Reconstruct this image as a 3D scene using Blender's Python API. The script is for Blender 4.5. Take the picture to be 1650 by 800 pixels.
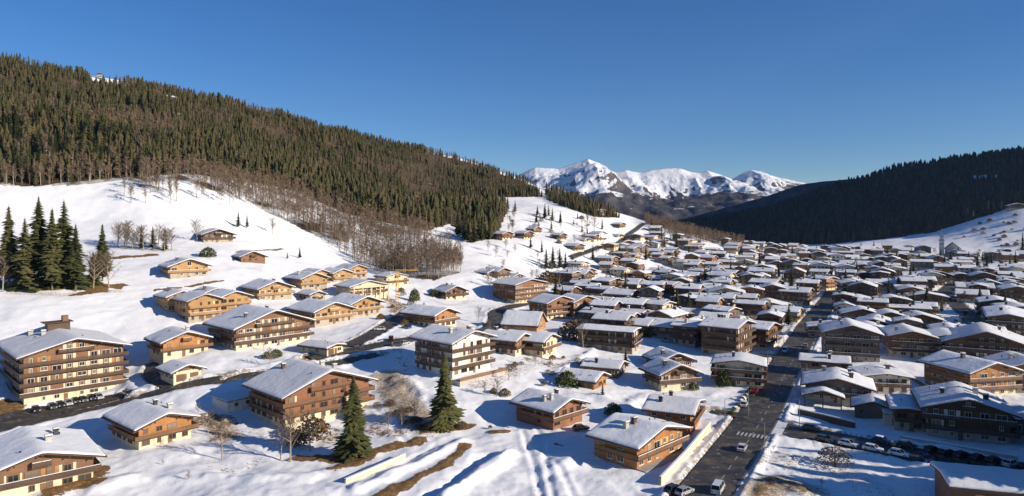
import bpy, math, random
import numpy as np
from mathutils import Matrix, Vector

for o in list(bpy.data.objects):
    bpy.data.objects.remove(o)
SC = bpy.context.scene
COL = SC.collection
R = math.radians
random.seed(7)
rng = np.random.default_rng(11)

# ------------------------------------------------------------------ camera, sky, sun, exposure
CAMZ = 57.0
F = 1115.0            # focal length in photo pixels (photo 1650 wide)
HX, HY = 825.0, 350.0  # horizon point of the level camera
cam = bpy.data.cameras.new("camera")
cam.sensor_width = 36.0
cam.lens = F / 1650 * 36
cam.shift_y = -50.0 / 1650
cam.clip_start = 1.0
cam.clip_end = 40000.0
camo = bpy.data.objects.new("camera", cam)
COL.objects.link(camo)
camo.location = (0, 0, CAMZ)
camo.rotation_euler = (R(90), 0, 0)
SC.camera = camo

SUN_AZ = R(-22)      # direction towards the sun, measured from +X
SUN_EL = R(20.5)
world = bpy.data.worlds.new("World")
SC.world = world
world.use_nodes = True
wn = world.node_tree
bg = wn.nodes["Background"]
sky = wn.nodes.new("ShaderNodeTexSky")
sky.sky_type = 'NISHITA'
sky.sun_disc = False
sky.sun_elevation = SUN_EL
sky.sun_rotation = R(90) - SUN_AZ
sky.altitude = 1800
sky.air_density = 1.0
sky.dust_density = 0.0
sky.ozone_density = 4.0
hs_ = wn.nodes.new('ShaderNodeHueSaturation')
hs_.inputs['Saturation'].default_value = 1.24
hs_.inputs['Hue'].default_value = 0.508
wn.links.new(sky.outputs[0], hs_.inputs['Color'])
wn.links.new(hs_.outputs[0], bg.inputs[0])
bg.inputs[1].default_value = 0.074
sun = bpy.data.lights.new("sun", 'SUN')
sun.energy = 5.0
sun.angle = R(0.5)
sun.color = (1.0, 0.89, 0.75)
suno = bpy.data.objects.new("sun", sun)
COL.objects.link(suno)
sd = Vector((math.cos(SUN_EL) * math.cos(SUN_AZ), math.cos(SUN_EL) * math.sin(SUN_AZ), math.sin(SUN_EL)))
suno.rotation_euler = (-sd).to_track_quat('-Z', 'Y').to_euler()
suno.location = sd * 3000
SC.view_settings.view_transform = 'Standard'
SC.view_settings.look = 'None'
SC.view_settings.gamma = 1.0
SC.view_settings.exposure = 0.58

# ------------------------------------------------------------------ small helpers
def tag(o, label=None, cat=None, group=None, kind=None):
    if label: o['label'] = label
    if cat: o['category'] = cat
    if group: o['group'] = group
    if kind: o['kind'] = kind
    return o

def empty(name, loc, rz=0.0):
    o = bpy.data.objects.new(name, None)
    o.empty_display_size = 0.5
    o.location = loc
    o.rotation_euler = (0, 0, rz)
    COL.objects.link(o)
    return o

def link(name, me, parent=None, mtx=None):
    o = bpy.data.objects.new(name, me)
    COL.objects.link(o)
    if parent is not None: o.parent = parent
    if mtx is not None: o.matrix_basis = mtx
    return o

class MB:
    """collects faces for ONE mesh"""
    def __init__(s): s.v = []; s.f = []; s.m = []
    def quad(s, a, b, c, d, m=0):
        n = len(s.v); s.v += [a, b, c, d]; s.f.append((n, n+1, n+2, n+3)); s.m.append(m)
    def tri(s, a, b, c, m=0):
        n = len(s.v); s.v += [a, b, c]; s.f.append((n, n+1, n+2)); s.m.append(m)
    def poly(s, pts, m=0):
        n = len(s.v); s.v += list(pts); s.f.append(tuple(range(n, n+len(pts)))); s.m.append(m)
    def box(s, x0, x1, y0, y1, z0, z1, m=0):
        n = len(s.v)
        s.v += [(x0,y0,z0),(x1,y0,z0),(x1,y1,z0),(x0,y1,z0),(x0,y0,z1),(x1,y0,z1),(x1,y1,z1),(x0,y1,z1)]
        for f in ((0,3,2,1),(4,5,6,7),(0,1,5,4),(1,2,6,5),(2,3,7,6),(3,0,4,7)):
            s.f.append(tuple(n+i for i in f)); s.m.append(m)
    def extrude_y(s, prof, y0, y1, m=0):
        k = len(prof); n = len(s.v)
        s.v += [(x, y0, z) for x, z in prof] + [(x, y1, z) for x, z in prof]
        s.f.append(tuple(n+i for i in range(k))); s.m.append(m)
        s.f.append(tuple(n+k+i for i in reversed(range(k)))); s.m.append(m)
        for i in range(k):
            j = (i+1) % k
            s.f.append((n+j, n+i, n+k+i, n+k+j)); s.m.append(m)
    def tube(s, p, q, r0, r1, k=6, m=0):
        p, q = Vector(p), Vector(q); d = (q-p)
        if d.length < 1e-6: return
        d.normalize(); a = d.orthogonal().normalized(); b = d.cross(a)
        n = len(s.v)
        for c, r in ((p, r0), (q, r1)):
            for i in range(k):
                t = 2*math.pi*i/k
                s.v.append(tuple(c + (a*math.cos(t)+b*math.sin(t))*r))
        for i in range(k):
            j = (i+1) % k
            s.f.append((n+i, n+j, n+k+j, n+k+i)); s.m.append(m)
        s.f.append(tuple(n+i for i in reversed(range(k)))); s.m.append(m)
        s.f.append(tuple(n+k+i for i in range(k))); s.m.append(m)
    def mesh(s, name, mats, smooth=False):
        me = bpy.data.meshes.new(name)
        me.from_pydata([tuple(v) for v in s.v], [], s.f)
        for m in (mats if isinstance(mats, (list, tuple)) else [mats]): me.materials.append(m)
        me.polygons.foreach_set('material_index', s.m)
        if smooth: me.polygons.foreach_set('use_smooth', [True]*len(s.f))
        me.update()
        return me
    def build(s, name, mats, parent=None, mtx=None, smooth=False):
        return link(name, s.mesh(name, mats, smooth), parent, mtx)

def big_mesh(name, V, faces, mats, smooth=False, attrs=None):
    """V (n,3), faces (m,k) numpy -> mesh"""
    me = bpy.data.meshes.new(name)
    n, (m, k) = len(V), faces.shape
    me.vertices.add(n); me.vertices.foreach_set('co', np.ascontiguousarray(V, dtype=np.float32).ravel())
    me.loops.add(m*k); me.loops.foreach_set('vertex_index', np.ascontiguousarray(faces, dtype=np.int32).ravel())
    me.polygons.add(m)
    me.polygons.foreach_set('loop_start', np.arange(0, m*k, k, dtype=np.int32))
    me.polygons.foreach_set('loop_total', np.full(m, k, dtype=np.int32))
    if smooth: me.polygons.foreach_set('use_smooth', np.ones(m, dtype=bool))
    for mm in mats: me.materials.append(mm)
    me.update(calc_edges=True)
    for an, arr in (attrs or {}).items():
        if arr.ndim == 2:
            a = me.attributes.new(an, 'FLOAT_COLOR', 'POINT'); a.data.foreach_set('color', np.ascontiguousarray(arr, dtype=np.float32).ravel())
        else:
            a = me.attributes.new(an, 'FLOAT', 'POINT'); a.data.foreach_set('value', np.ascontiguousarray(arr, dtype=np.float32))
    return me

# ---- numpy value noise
def vnoise(x, y, seed=0):
    xi = np.floor(x).astype(np.int64); yi = np.floor(y).astype(np.int64)
    xf = x-xi; yf = y-yi
    u = xf*xf*(3-2*xf); v = yf*yf*(3-2*yf)
    def h(a, b):
        n = (a*374761393 + b*668265263 + seed*2147483647) & 0xffffffff
        n = ((n ^ (n >> 13))*1274126177) & 0xffffffff
        return ((n ^ (n >> 16)) & 0xffff)/65535.0
    return (h(xi,yi)*(1-u)+h(xi+1,yi)*u)*(1-v) + (h(xi,yi+1)*(1-u)+h(xi+1,yi+1)*u)*v
def fbm(x, y, oct=4, seed=0):
    s = np.zeros_like(x, dtype=float); a = 0.5
    for o in range(oct):
        s += a*(vnoise(x*2**o+17*o, y*2**o-9*o, seed+o)-0.5)*2; a *= 0.5
    return s
def sstep(a, b, x):
    t = np.clip((x-a)/(b-a), 0, 1); return t*t*(3-2*t)

# ------------------------------------------------------------------ materials
MATS = {}
def new_mat(name):
    m = bpy.data.materials.new(name); m.use_nodes = True
    nt = m.node_tree
    return m, nt, nt.nodes["Principled BSDF"]
def N(nt, t, **kw):
    n = nt.nodes.new(t)
    for k, v in kw.items():
        if k in n.inputs: n.inputs[k].default_value = v
        else: setattr(n, k, v)
    return n
def ramp(nt, src, stops):
    r = nt.nodes.new("ShaderNodeValToRGB")
    while len(r.color_ramp.elements) < len(stops): r.color_ramp.elements.new(0.5)
    for e, (p, c) in zip(r.color_ramp.elements, stops):
        e.position = p; e.color = (*c, 1)
    nt.links.new(src, r.inputs[0]); return r.outputs[0]
def mixc(nt, fac, a, b, mode='MIX'):
    m = nt.nodes.new("ShaderNodeMix"); m.data_type = 'RGBA'; m.blend_type = mode
    for sock, v in ((m.inputs[0], fac), (m.inputs[6], a), (m.inputs[7], b)):
        if isinstance(v, bpy.types.NodeSocket): nt.links.new(v, sock)
        elif isinstance(v, (int, float)): sock.default_value = v
        else: sock.default_value = (*v, 1)
    return m.outputs[2]
def mathn(nt, op, a, b=None, clamp=False):
    m = nt.nodes.new("ShaderNodeMath"); m.operation = op; m.use_clamp = clamp
    for i, v in enumerate((a, b)):
        if v is None: continue
        if isinstance(v, bpy.types.NodeSocket): nt.links.new(v, m.inputs[i])
        else: m.inputs[i].default_value = v
    return m.outputs[0]
def coords(nt, kind='Object', scale=(1,1,1)):
    t = nt.nodes.new("ShaderNodeTexCoord"); mp = nt.nodes.new("ShaderNodeMapping")
    mp.inputs['Scale'].default_value = scale
    nt.links.new(t.outputs[kind], mp.inputs[0]); return mp.outputs[0]
def noise(nt, vec, scale, detail=4, rough=0.55):
    n = N(nt, "ShaderNodeTexNoise", Scale=scale, Detail=detail, Roughness=rough)
    if vec is not None: nt.links.new(vec, n.inputs['Vector'])
    return n.outputs['Fac']
def bump(nt, b, h, strength=0.3, dist=0.1):
    n = N(nt, "ShaderNodeBump", Strength=strength, Distance=dist)
    nt.links.new(h, n.inputs['Height']); nt.links.new(n.outputs[0], b.inputs['Normal'])

def wood(name, col, rough=0.75, var=0.45):
    if name in MATS: return MATS[name]
    m, nt, b = new_mat(name)
    v = coords(nt, 'Object', (0.7, 0.7, 5.0))
    n1 = noise(nt, v, 1.2, 5)
    n2 = noise(nt, coords(nt, 'Object', (.35, .35, .35)), 0.8, 3)
    info = nt.nodes.new("ShaderNodeObjectInfo")
    w = N(nt, "ShaderNodeTexWave", Scale=1.1, Distortion=0.6); w.bands_direction = 'Z'
    nt.links.new(coords(nt, 'Object', (1, 1, 1.3)), w.inputs['Vector'])
    dark = tuple(c*(1-var) for c in col); lite = tuple(min(1, c*(1+var)) for c in col)
    c = ramp(nt, mathn(nt, 'ADD', mathn(nt, 'MULTIPLY', n1, 0.55), mathn(nt, 'MULTIPLY', n2, 0.45)), [(0.3, dark), (0.5, col), (0.72, lite)])
    c = mixc(nt, mathn(nt, 'MULTIPLY', mathn(nt, 'LESS_THAN', w.outputs['Fac'], 0.12), 0.55), c, tuple(x*0.35 for x in col))
    c = mixc(nt, mathn(nt, 'MULTIPLY', info.outputs['Random'], 0.35), c, tuple(x*0.62 for x in col))
    nt.links.new(c, b.inputs['Base Color']); b.inputs['Roughness'].default_value = rough
    bump(nt, b, n1, 0.35, 0.03)
    MATS[name] = m; return m
def plaster(name, col):
    if name in MATS: return MATS[name]
    m, nt, b = new_mat(name)
    n1 = noise(nt, coords(nt, 'Object', (1, 1, .4)), 0.6, 5)
    n2 = noise(nt, coords(nt, 'Object'), 9, 3)
    c = ramp(nt, n1, [(0.3, tuple(x*0.72 for x in col)), (0.55, col), (0.8, tuple(min(1, x*1.06) for x in col))])
    nt.links.new(c, b.inputs['Base Color']); b.inputs['Roughness'].default_value = 0.9
    bump(nt, b, n2, 0.3, 0.02)
    MATS[name] = m; return m
def plain(name, col, rough=0.6, metal=0.0, var=0.15, coat=0):
    if name in MATS: return MATS[name]
    m, nt, b = new_mat(name)
    n1 = noise(nt, coords(nt, 'Object'), 3.0, 4)
    c = ramp(nt, n1, [(0.3, tuple(x*(1-var) for x in col)), (0.7, tuple(min(1, x*(1+var)) for x in col))])
    nt.links.new(c, b.inputs['Base Color'])
    b.inputs['Roughness'].default_value = rough; b.inputs['Metallic'].default_value = metal
    if coat: b.inputs['Coat Weight'].default_value = coat
    MATS[name] = m; return m
def snow_mat(name, scale=0.8, dirt=0.0):
    if name in MATS: return MATS[name]
    m, nt, b = new_mat(name)
    v = coords(nt, 'Object')
    n1 = noise(nt, v, scale, 6); n2 = noise(nt, v, scale*6, 4)
    c = ramp(nt, n1, [(0.25, (0.74, 0.755, 0.78)), (0.6, (0.84, 0.845, 0.85))])
    info = nt.nodes.new('ShaderNodeObjectInfo')
    c = mixc(nt, mathn(nt, 'MULTIPLY', info.outputs['Random'], .8), c, (0.60, 0.605, 0.62))
    if dirt:
        c = mixc(nt, mathn(nt, 'MULTIPLY', mathn(nt, 'SUBTRACT', n2, 0.58, True), dirt*6, True), c, (0.30, 0.25, 0.19))
    nt.links.new(c, b.inputs['Base Color']); b.inputs['Roughness'].default_value = 0.75
    b.inputs['Specular IOR Level'].default_value = 0.25
    bump(nt, b, mathn(nt, 'ADD', n1, mathn(nt, 'MULTIPLY', n2, 0.25)), 0.6, 0.25)
    MATS[name] = m; return m
def glass_mat():
    if 'glass' in MATS: return MATS['glass']
    m, nt, b = new_mat('window glass')
    info = nt.nodes.new("ShaderNodeObjectInfo")
    c = ramp(nt, info.outputs['Random'], [(0.0, (0.015, 0.018, 0.022)), (0.6, (0.035, 0.034, 0.035)), (0.8, (0.16, 0.13, 0.10)), (1.0, (0.30, 0.26, 0.2))])
    nt.links.new(c, b.inputs['Base Color']); b.inputs['Roughness'].default_value = 0.12
    MATS['glass'] = m; return m

SNOW = snow_mat('roof snow', 0.55)
SNOWD = snow_mat('dirty snow', 0.5, 0.8)
GLASS = glass_mat()
W_ORANGE = wood('orange larch cladding', (0.42, 0.185, 0.055))
W_HONEY = wood('honey new timber', (0.45, 0.26, 0.105), var=0.35)
W_BROWN = wood('brown timber', (0.215, 0.108, 0.052))
W_DARK = wood('dark stained timber', (0.105, 0.062, 0.038))
W_RED = wood('red brown timber', (0.27, 0.115, 0.055))
W_GREY = wood('grey weathered timber', (0.17, 0.125, 0.09))
W_EAVE = wood('eave timber', (0.12, 0.06, 0.03))
P_CREAM = plaster('cream render', (0.68, 0.57, 0.38))
P_WHITE = plaster('white render', (0.72, 0.68, 0.60))
P_GREY = plaster('grey render', (0.42, 0.39, 0.34))
P_STONE = plaster('pale stone', (0.40, 0.34, 0.26))
P_YELLOW = plaster('yellow render', (0.66, 0.42, 0.16))
FR_W = plain('white window frame', (0.62, 0.56, 0.46))
FR_B = plain('brown window frame', (0.22, 0.11, 0.05))
METAL = plain('dark metal', (0.06, 0.06, 0.065), 0.45, 0.6)
STEEL = plain('galvanised steel', (0.35, 0.36, 0.37), 0.4, 0.8)
CONC = plaster('concrete', (0.38, 0.36, 0.32))
RUBBER = plain('tyre rubber', (0.02, 0.02, 0.02), 0.9)
STYLES = {  # upper cladding, lower wall, rail, infill panels
 'orange': (W_ORANGE, P_CREAM, W_BROWN, (P_YELLOW, W_ORANGE)),
 'honey': (W_HONEY, P_STONE, W_HONEY, (W_HONEY, P_CREAM)),
 'brown': (W_BROWN, P_CREAM, W_DARK, (W_ORANGE, P_CREAM)),
 'dark': (W_DARK, P_STONE, W_DARK, (W_BROWN, P_WHITE)),
 'red': (W_RED, P_CREAM, W_BROWN, (P_CREAM, W_RED)),
 'white': (P_WHITE, P_WHITE, W_DARK, (W_BROWN, P_CREAM)),
 'cream': (P_CREAM, P_CREAM, W_BROWN, (W_ORANGE, P_WHITE)),
 'grey': (W_GREY, P_GREY, W_GREY, (W_BROWN, P_GREY)),
 'block': (W_BROWN, P_CREAM, W_DARK, (P_CREAM, W_ORANGE, P_CREAM)),
}
WORD = {'orange': 'orange timber', 'honey': 'honey timber', 'brown': 'brown timber', 'dark': 'dark timber', 'red': 'red-brown timber',
        'white': 'white', 'cream': 'cream', 'grey': 'grey', 'block': 'brown and cream'}

# ------------------------------------------------------------------ terrain height from surveyed points
def wp(px, py, Y): return ((px-HX)/F*Y, Y, CAMZ-(py-HY)/F*Y)
ctrl = []
def C(px, py, Y): ctrl.append(wp(px, py, Y))
def G(x, y, z): ctrl.append((x, y, z))
for p in [(-400,20,6),(-150,60,0),(0,60,0),(150,60,1),(400,60,2),(0,140,.5),(60,150,0),(105,150,.5),(150,160,1),(-92,170,0),(-60,190,1),(0,185,.5),
          (60,190,0),(130,180,.5),(100,220,.5),(180,200,1),(300,200,3),(30,228,2),(250,250,1),(100,300,2),(150,350,2),(50,300,5),(200,300,1),(250,400,3),
          (350,350,3),(80,455,7),(200,500,6),(400,500,5),(330,600,7),(500,700,9),(300,800,11),(450,900,11),(600,850,11),(320,980,13),(600,500,6),(700,700,11),(900,500,14),
          (0,400,7),(-20,320,7),(250,700,9),(150,600,8)]: G(*p)
for p in [(120,640,217),(40,655,205),(200,628,228),(300,573,232),(302,612,222),(442,556,260),(350,515,288),(90,465,305),(20,460,300),(60,525,262),(305,446,340),(370,393,425),
          (400,423,380),(430,483,325),(500,465,360),(550,455,390),(535,520,300),(588,508,312),(590,480,350),(690,528,290),(728,482,400),(840,487,414),
          (60,400,385),(150,350,450),(230,310,480),(60,300,480),(330,300,520),(450,345,540),(560,410,500),(640,440,470),(740,440,450),(700,375,600),(780,410,540),
          (830,435,510),(760,380,640),(850,385,600),(800,340,760),(900,340,790),(900,380,680),(960,400,640),(900,440,540),(1000,440,580),(1000,390,740),(1050,410,700),
          (970,346,850),(1100,374,900),(1200,397,900),(870,306,1150),(920,318,1060),(1010,350,1000),
          (0,96,820),(200,132,880),(330,158,940),(430,180,1000),(600,224,1100),(760,266,1250),(0,200,600),(200,220,640),(430,260,720),(600,300,850),
          (700,330,850),(760,300,1000),(-300,20,800),(-300,200,560),(-300,300,440),(-300,470,290),(-250,640,200),(-300,560,240),(530,672,195),(760,602,223),
          (1650,405,850),(1650,331,1000),(1560,359,1020),(1500,378,1040),(1420,388,1060),(1340,396,1100),(1650,290,1300),(1650,247,1700),(1550,320,1300),(1550,258,1800),
          (1450,330,1450),(1450,273,1900),(1330,350,1600),(1330,309,2000),(1230,368,1700),(1230,342,2100),(1120,362,2200),(1900,400,800),(1900,300,1000),(1900,200,1500),
          (1280,400,1050)]: C(*p)
for px, py, Y in [(0,96,820),(200,132,880),(430,180,1000),(600,224,1100),(760,266,1250),(870,306,1150)]:
    x, y, z = wp(px, py, Y); G(x*1.35-60, y*1.3+60, z-50)
for p in [(120,1150,20),(200,1300,0),(0,1500,30),(330,1250,5),(500,2400,-40),(900,2600,0),(1700,2400,150),(-200,1900,40),(-900,1500,250)]: G(*p)
CP = np.array(ctrl); CS = 100.0
def _phi(d2): return np.sqrt(d2/CS**2+0.06)
_n = len(CP)
_A = np.zeros((_n+3, _n+3))
_A[:_n,:_n] = _phi(((CP[:,None,:2]-CP[None,:,:2])**2).sum(-1))
_P = np.c_[np.ones(_n), CP[:,:2]/CS]
_A[:_n,_n:] = _P; _A[_n:,:_n] = _P.T
_A[:_n,:_n] -= np.eye(_n)*0.02
_W = np.linalg.solve(_A, np.r_[CP[:,2], 0, 0, 0])
def H(x, y):
    x = np.asarray(x, float); y = np.asarray(y, float); sh = x.shape; x = x.ravel(); y = y.ravel()
    out = np.empty(len(x))
    for i in range(0, len(x), 40000):
        a, b = x[i:i+40000], y[i:i+40000]
        d2 = (a[:,None]-CP[None,:,0])**2 + (b[:,None]-CP[None,:,1])**2
        out[i:i+40000] = _phi(d2)@_W[:_n] + _W[_n] + _W[_n+1]*a/CS + _W[_n+2]*b/CS
    r = np.hypot(x, y)
    k = sstep(2300, 3000, r)
    # the high mountainside right of the frame that keeps the far right slope in its shade
    ss = .927*x-.375*y; cc = .375*x+.927*y
    mtn = (980+700*sstep(2200, 4000, cc))*sstep(520, 1400, ss)*sstep(1150, 1300, cc)*sstep(.86, 1.15, x/np.maximum(y, 1))
    return (out*(1-k) + (-80)*k + mtn).reshape(sh)
def h1(x, y): return float(H(np.array([x]), np.array([y]))[0])
def proj(x, y, z): return HX+F*x/y, HY-F*(z-CAMZ)/y
_YS = np.exp(np.linspace(math.log(100), math.log(2400), 1600))
def spot(px, py):
    X = (px-HX)/F*_YS; Z = CAMZ-(py-HY)/F*_YS
    below = Z < H(X, _YS)
    i = int(np.argmax(below)) if below.any() else len(_YS)-1
    if i > 0:
        a, b = _YS[i-1], _YS[i]
        for _ in range(18):
            y = (a+b)/2
            if CAMZ-(py-HY)/F*y < h1((px-HX)/F*y, y): b = y
            else: a = y
        y = (a+b)/2
    else: y = _YS[0]
    return Vector(((px-HX)/F*y, y, CAMZ-(py-HY)/F*y))
def line(pts):
    return [spot(*p).to_2d() for p in pts]
def inpoly(px, py, poly):
    px = np.asarray(px); py = np.asarray(py); c = np.zeros(px.shape, bool); j = len(poly)-1
    for i in range(len(poly)):
        xi, yi = poly[i]; xj, yj = poly[j]
        c ^= ((yi > py) != (yj > py)) & (px < (xj-xi)*(py-yi)/((yj-yi) or 1e-9)+xi); j = i
    return c
def resample(pts, step):
    out = []
    for a, b in zip(pts[:-1], pts[1:]):
        n = max(1, int((b-a).length/step))
        out += [a.lerp(b, i/n) for i in range(n)]
    return out+[pts[-1]]
def smoothline(pts, step=3.0):
    pts = resample(pts, step)
    for _ in range(14):
        pts = [pts[0]]+[(pts[i-1]+pts[i]*2+pts[i+1])/4 for i in range(1, len(pts)-1)]+[pts[-1]]
    return pts
def polydist(x, y, pts):
    """distance from arrays to a polyline, with a bounding cut"""
    d = np.full(x.shape, 1e9)
    P = np.array([(p.x, p.y) for p in pts])
    lo, hi = P.min(0)-40, P.max(0)+40
    m = (x > lo[0]) & (x < hi[0]) & (y > lo[1]) & (y < hi[1])
    xs, ys = x[m], y[m]; dm = np.full(xs.shape, 1e9)
    for (ax, ay), (bx, by) in zip(P[:-1], P[1:]):
        vx, vy = bx-ax, by-ay; L2 = vx*vx+vy*vy or 1e-9
        t = np.clip(((xs-ax)*vx+(ys-ay)*vy)/L2, 0, 1)
        dm = np.minimum(dm, np.hypot(xs-ax-t*vx, ys-ay-t*vy))
    d[m] = dm; return d

ROADS = {
 'main_road': ([(1112,835),(1133,797),(1180,733),(1225,668),(1253,612),(1280,566),(1308,520),(1332,490),(1345,472),(1340,460),(1320,450)], 11.2),
 'side_street': ([(1215,683),(1250,690),(1330,704),(1420,722),(1500,738),(1580,752),(1700,772)], 11.0),
 'chalet_road': ([(-60,705),(0,692),(80,674),(160,656),(230,637),(300,622),(350,612),(420,606),(485,597),(550,583),(610,572)], 5.4),
 'driveway': ([(282,626),(250,614),(234,603),(236,592),(250,584)], 4.0),
 'plaza_road': ([(500,578),(560,566),(610,556),(650,548),(700,542),(760,540),(790,530),(800,515),(795,503),(830,492),(900,484)], 7.0),
 'upper_lane': ([(560,558),(590,545),(620,528),(650,510),(665,498)], 7.0),
 'hillside_road': ([(920,415),(955,403),(985,396),(1005,384),(1025,370),(1040,360)], 5.0),
 'cross_street': ([(1170,575),(1230,572),(1295,577),(1330,580)], 6.0),
 'back_street': ([(1560,540),(1570,515),(1540,490),(1520,472),(1540,455)], 9.0),
 'house_lane': ([(1205,672),(1180,668),(1150,664)], 5.0),
}
RL = {k: (smoothline(line(p)), w) for k, (p, w) in ROADS.items()}
LOT = [tuple(spot(*p).to_2d()) for p in [(-40,672),(20,662),(60,655),(120,644),(200,630),(222,628),(205,640),(150,656),(80,672),(0,690),(-60,700)]]
BANKS = [  # (photo polyline, half width m, strength, raise m): bare grass / earth showing through the snow
 ([(540,756),(575,742),(610,728),(645,718),(668,714)], 2.6, .72, .35),
 ([(612,806),(650,786),(690,765),(725,743),(752,722)], 2.1, .72, .35),
 ([(795,697),(806,697),(816,697)], 1.4, 1.0, .5),
 ([(-10,452),(40,462),(90,466),(140,466),(190,462)], 4.5, .85, 0),
 ([(180,415),(220,413),(245,411)], 3.0, .8, 0), ([(120,478),(150,472),(165,470)], 3.0, .75, 0),
 ([(475,737),(520,738),(565,736)], 3.0, .9, 0),
 ([(628,612),(640,640),(655,665),(690,692)], 6.5, .40, .6), ([(690,693),(745,685)], 3.0, .9, 0),
 ([(310,680),(340,672),(365,700)], 4.5, .5, .4),
 ([(-20,672),(0,664),(14,652)], 3.5, .95, 0), ([(250,468),(300,463),(358,455)], 1.1, .95, 0),
 ([(95,792),(130,785),(155,765)], 4.0, .75, .3), ([(500,575),(530,568)], 3.0, .6, 0),
 ([(1225,798),(1255,782),(1290,792)], 3.5, .5, 1.2), ([(1222,752),(1250,732),(1290,745)], 3.0, .4, .3),
 ([(780,690),(850,688)], 1.0, .3, 0), ([(895,717),(905,719)], .9, .8, .2), ([(380,408),(420,404),(455,402)], 1.2, .7, 0),
 ([(860,580),(890,590),(940,585)], 4.0, .42, 0), ([(770,620),(800,610),(830,600)], 5.0, .38, 0),
 ([(540,700),(600,690),(640,700)], 5.0, .45, 0), ([(600,470),(640,490),(650,520)], 6.0, .5, 0),
 ([(780,795),(860,790)], 2.0, .3, 0), ([(716,806),(770,768),(818,736)], 2.6, 0, 1.7), ([(575,792),(640,764),(700,738),(745,712)], 1.8, 0, .9), ([(690,806),(740,770),(790,735)], 2.2, 0, -.9), ([(640,615),(690,640),(720,655)], 3.5, 0, 1.2), ([(880,760),(930,740),(960,735)], 2.5, 0, .8), ([(340,770),(420,775),(500,770)], 2.5, 0, .7), ([(160,790),(220,770),(300,775)], 2.5, 0, .6), ([(200,610),(220,640)], 2.0, 0, .8), ([(360,610),(420,590),(470,585)], 2.0, 0, .8), ([(960,640),(1010,655),(1040,640)], 2.0, 0, .7), ([(900,600),(960,560)], 2.2, 0, .9), ([(330,745),(380,760),(420,740)], 3.0, .36, 0), ([(640,560),(655,590),(650,620)], 3.0, .4, 0), ([(400,690),(440,700),(470,720)], 4.0, .36, 0),
 ([(960,660),(990,690),(1000,720)], 2.5, .3, 0), ([(1090,700),(1110,720)], 2.0, .38, 0), ([(1235,735),(1260,755),(1290,770)], 4.0, .36, .2), ([(1290,730),(1360,760),(1400,790)], 5.0, .34, .2),
 ([(900,640),(930,625)], 2.0, .35, 0), ([(60,560),(20,600)], 3.0, .3, 0), ([(480,530),(520,560)], 3.0, .34, 0), ([(780,575),(800,600)], 3.0, .36, 0),
]
BL = [(line(p), w, s, r) for p, w, s, r in BANKS]
STRAW = [(line(p), w, s) for p, w, s in [([(622,606),(640,632),(655,660),(688,690)], 7.0, .62), ([(545,700),(600,692),(640,700)], 5.0, .46), ([(312,684),(345,676),(368,705)], 5.5, .56), ([(350,660),(400,690),(460,712)], 5.0, .36),
    ([(770,620),(805,608),(850,590)], 6.0, .44), ([(860,580),(905,590),(945,585)], 5.0, .42), ([(600,470),(640,492),(655,520)], 7.0, .5), ([(1225,798),(1255,780),(1300,790)], 6.0, .62), ([(1200,740),(1250,745),(1300,760)], 5.0, .45), ([(1300,740),(1360,765),(1420,790)], 6.0, .4),
    ([(700,500),(740,520),(760,545)], 5.0, .45), ([(60,780),(130,790),(160,770)], 5.0, .4), ([(20,470),(100,478),(190,470)], 4.0, .5), ([(200,402),(250,404),(280,404)], 4.0, .5), ([(400,430),(420,436)], 3.0, .45), ([(560,575),(600,570),(640,566)], 3.0, .42), ([(690,480),(720,492),(760,486)], 4.0, .45), ([(900,600),(960,640),(1000,650)], 3.0, .36)]]
TRACKS = [line([(842,695),(850,720),(862,755),(872,800)]), line([(866,690),(874,720),(884,760),(893,805)]),
          line([(880,735),(905,760),(925,800)]), line([(940,705),(900,712),(860,700),(820,690)]), line([(320,735),(420,760),(540,790)]), line([(0,540),(80,520),(180,500),(260,505)]), line([(20,500),(120,490),(240,470)]), line([(540,640),(600,650),(660,720)]), line([(1010,640),(1040,660),(1040,690)]), line([(980,600),(1040,610),(1060,630)]), line([(700,720),(640,752),(580,790)])]

CONIFER_POLY = [(-260,60),(0,92),(100,108),(150,122),(190,126),(200,130),(330,156),(430,178),(600,222),(760,264),(862,300),(875,318),(800,318),(815,345),(800,385),(752,392),(724,362),(690,372),
                (640,362),(560,346),(470,306),(400,292),(300,280),(200,286),(120,292),(40,300),(-10,292),(-200,300)]
SPUR_POLY = [(878,304),(930,318),(985,338),(1000,352),(960,350),(905,332),(880,322)]
BARE_POLY = [(-10,300),(120,300),(205,290),(240,312),(300,296),(335,305),(380,322),(450,352),(520,385),(575,425),(630,446),(700,452),(742,440),(748,412),(700,385),(690,372),(640,362),(560,338),(470,304),(400,292),(300,272),(120,278),(-10,286)]
BARE2_POLY = [(1040,352),(1100,366),(1160,382),(1210,396),(1190,398),(1140,392),(1090,384),(1040,366)]
R_FOREST = [(1100,372),(1200,394),(1340,394),(1420,386),(1500,376),(1560,357),(1600,345),(1650,327),(1760,290),(1900,230),(1900,150),(1650,244),(1550,256),(1450,270),(1330,306),(1230,338),(1100,360)]
CLEARINGS = [[(132,98),(190,102),(198,138),(150,134)], [(700,366),(735,366),(760,395),(690,395)], [(384,194),(396,194),(396,198),(384,198)],
             [(262,152),(288,156),(288,161),(270,158)], [(0,72),(14,72),(14,84),(0,84)]]

def visible_mask(x, y, z):
    """points of the hill face that look towards the valley (not beyond the ridge)"""
    e = 6.0
    nx = -(H(x+e, y)-H(x-e, y))/(2*e); ny = -(H(x, y+e)-H(x, y-e))/(2*e)
    vx, vy, vz = -x, -y, CAMZ-z
    return (nx*vx+ny*vy+vz) > 0

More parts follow.
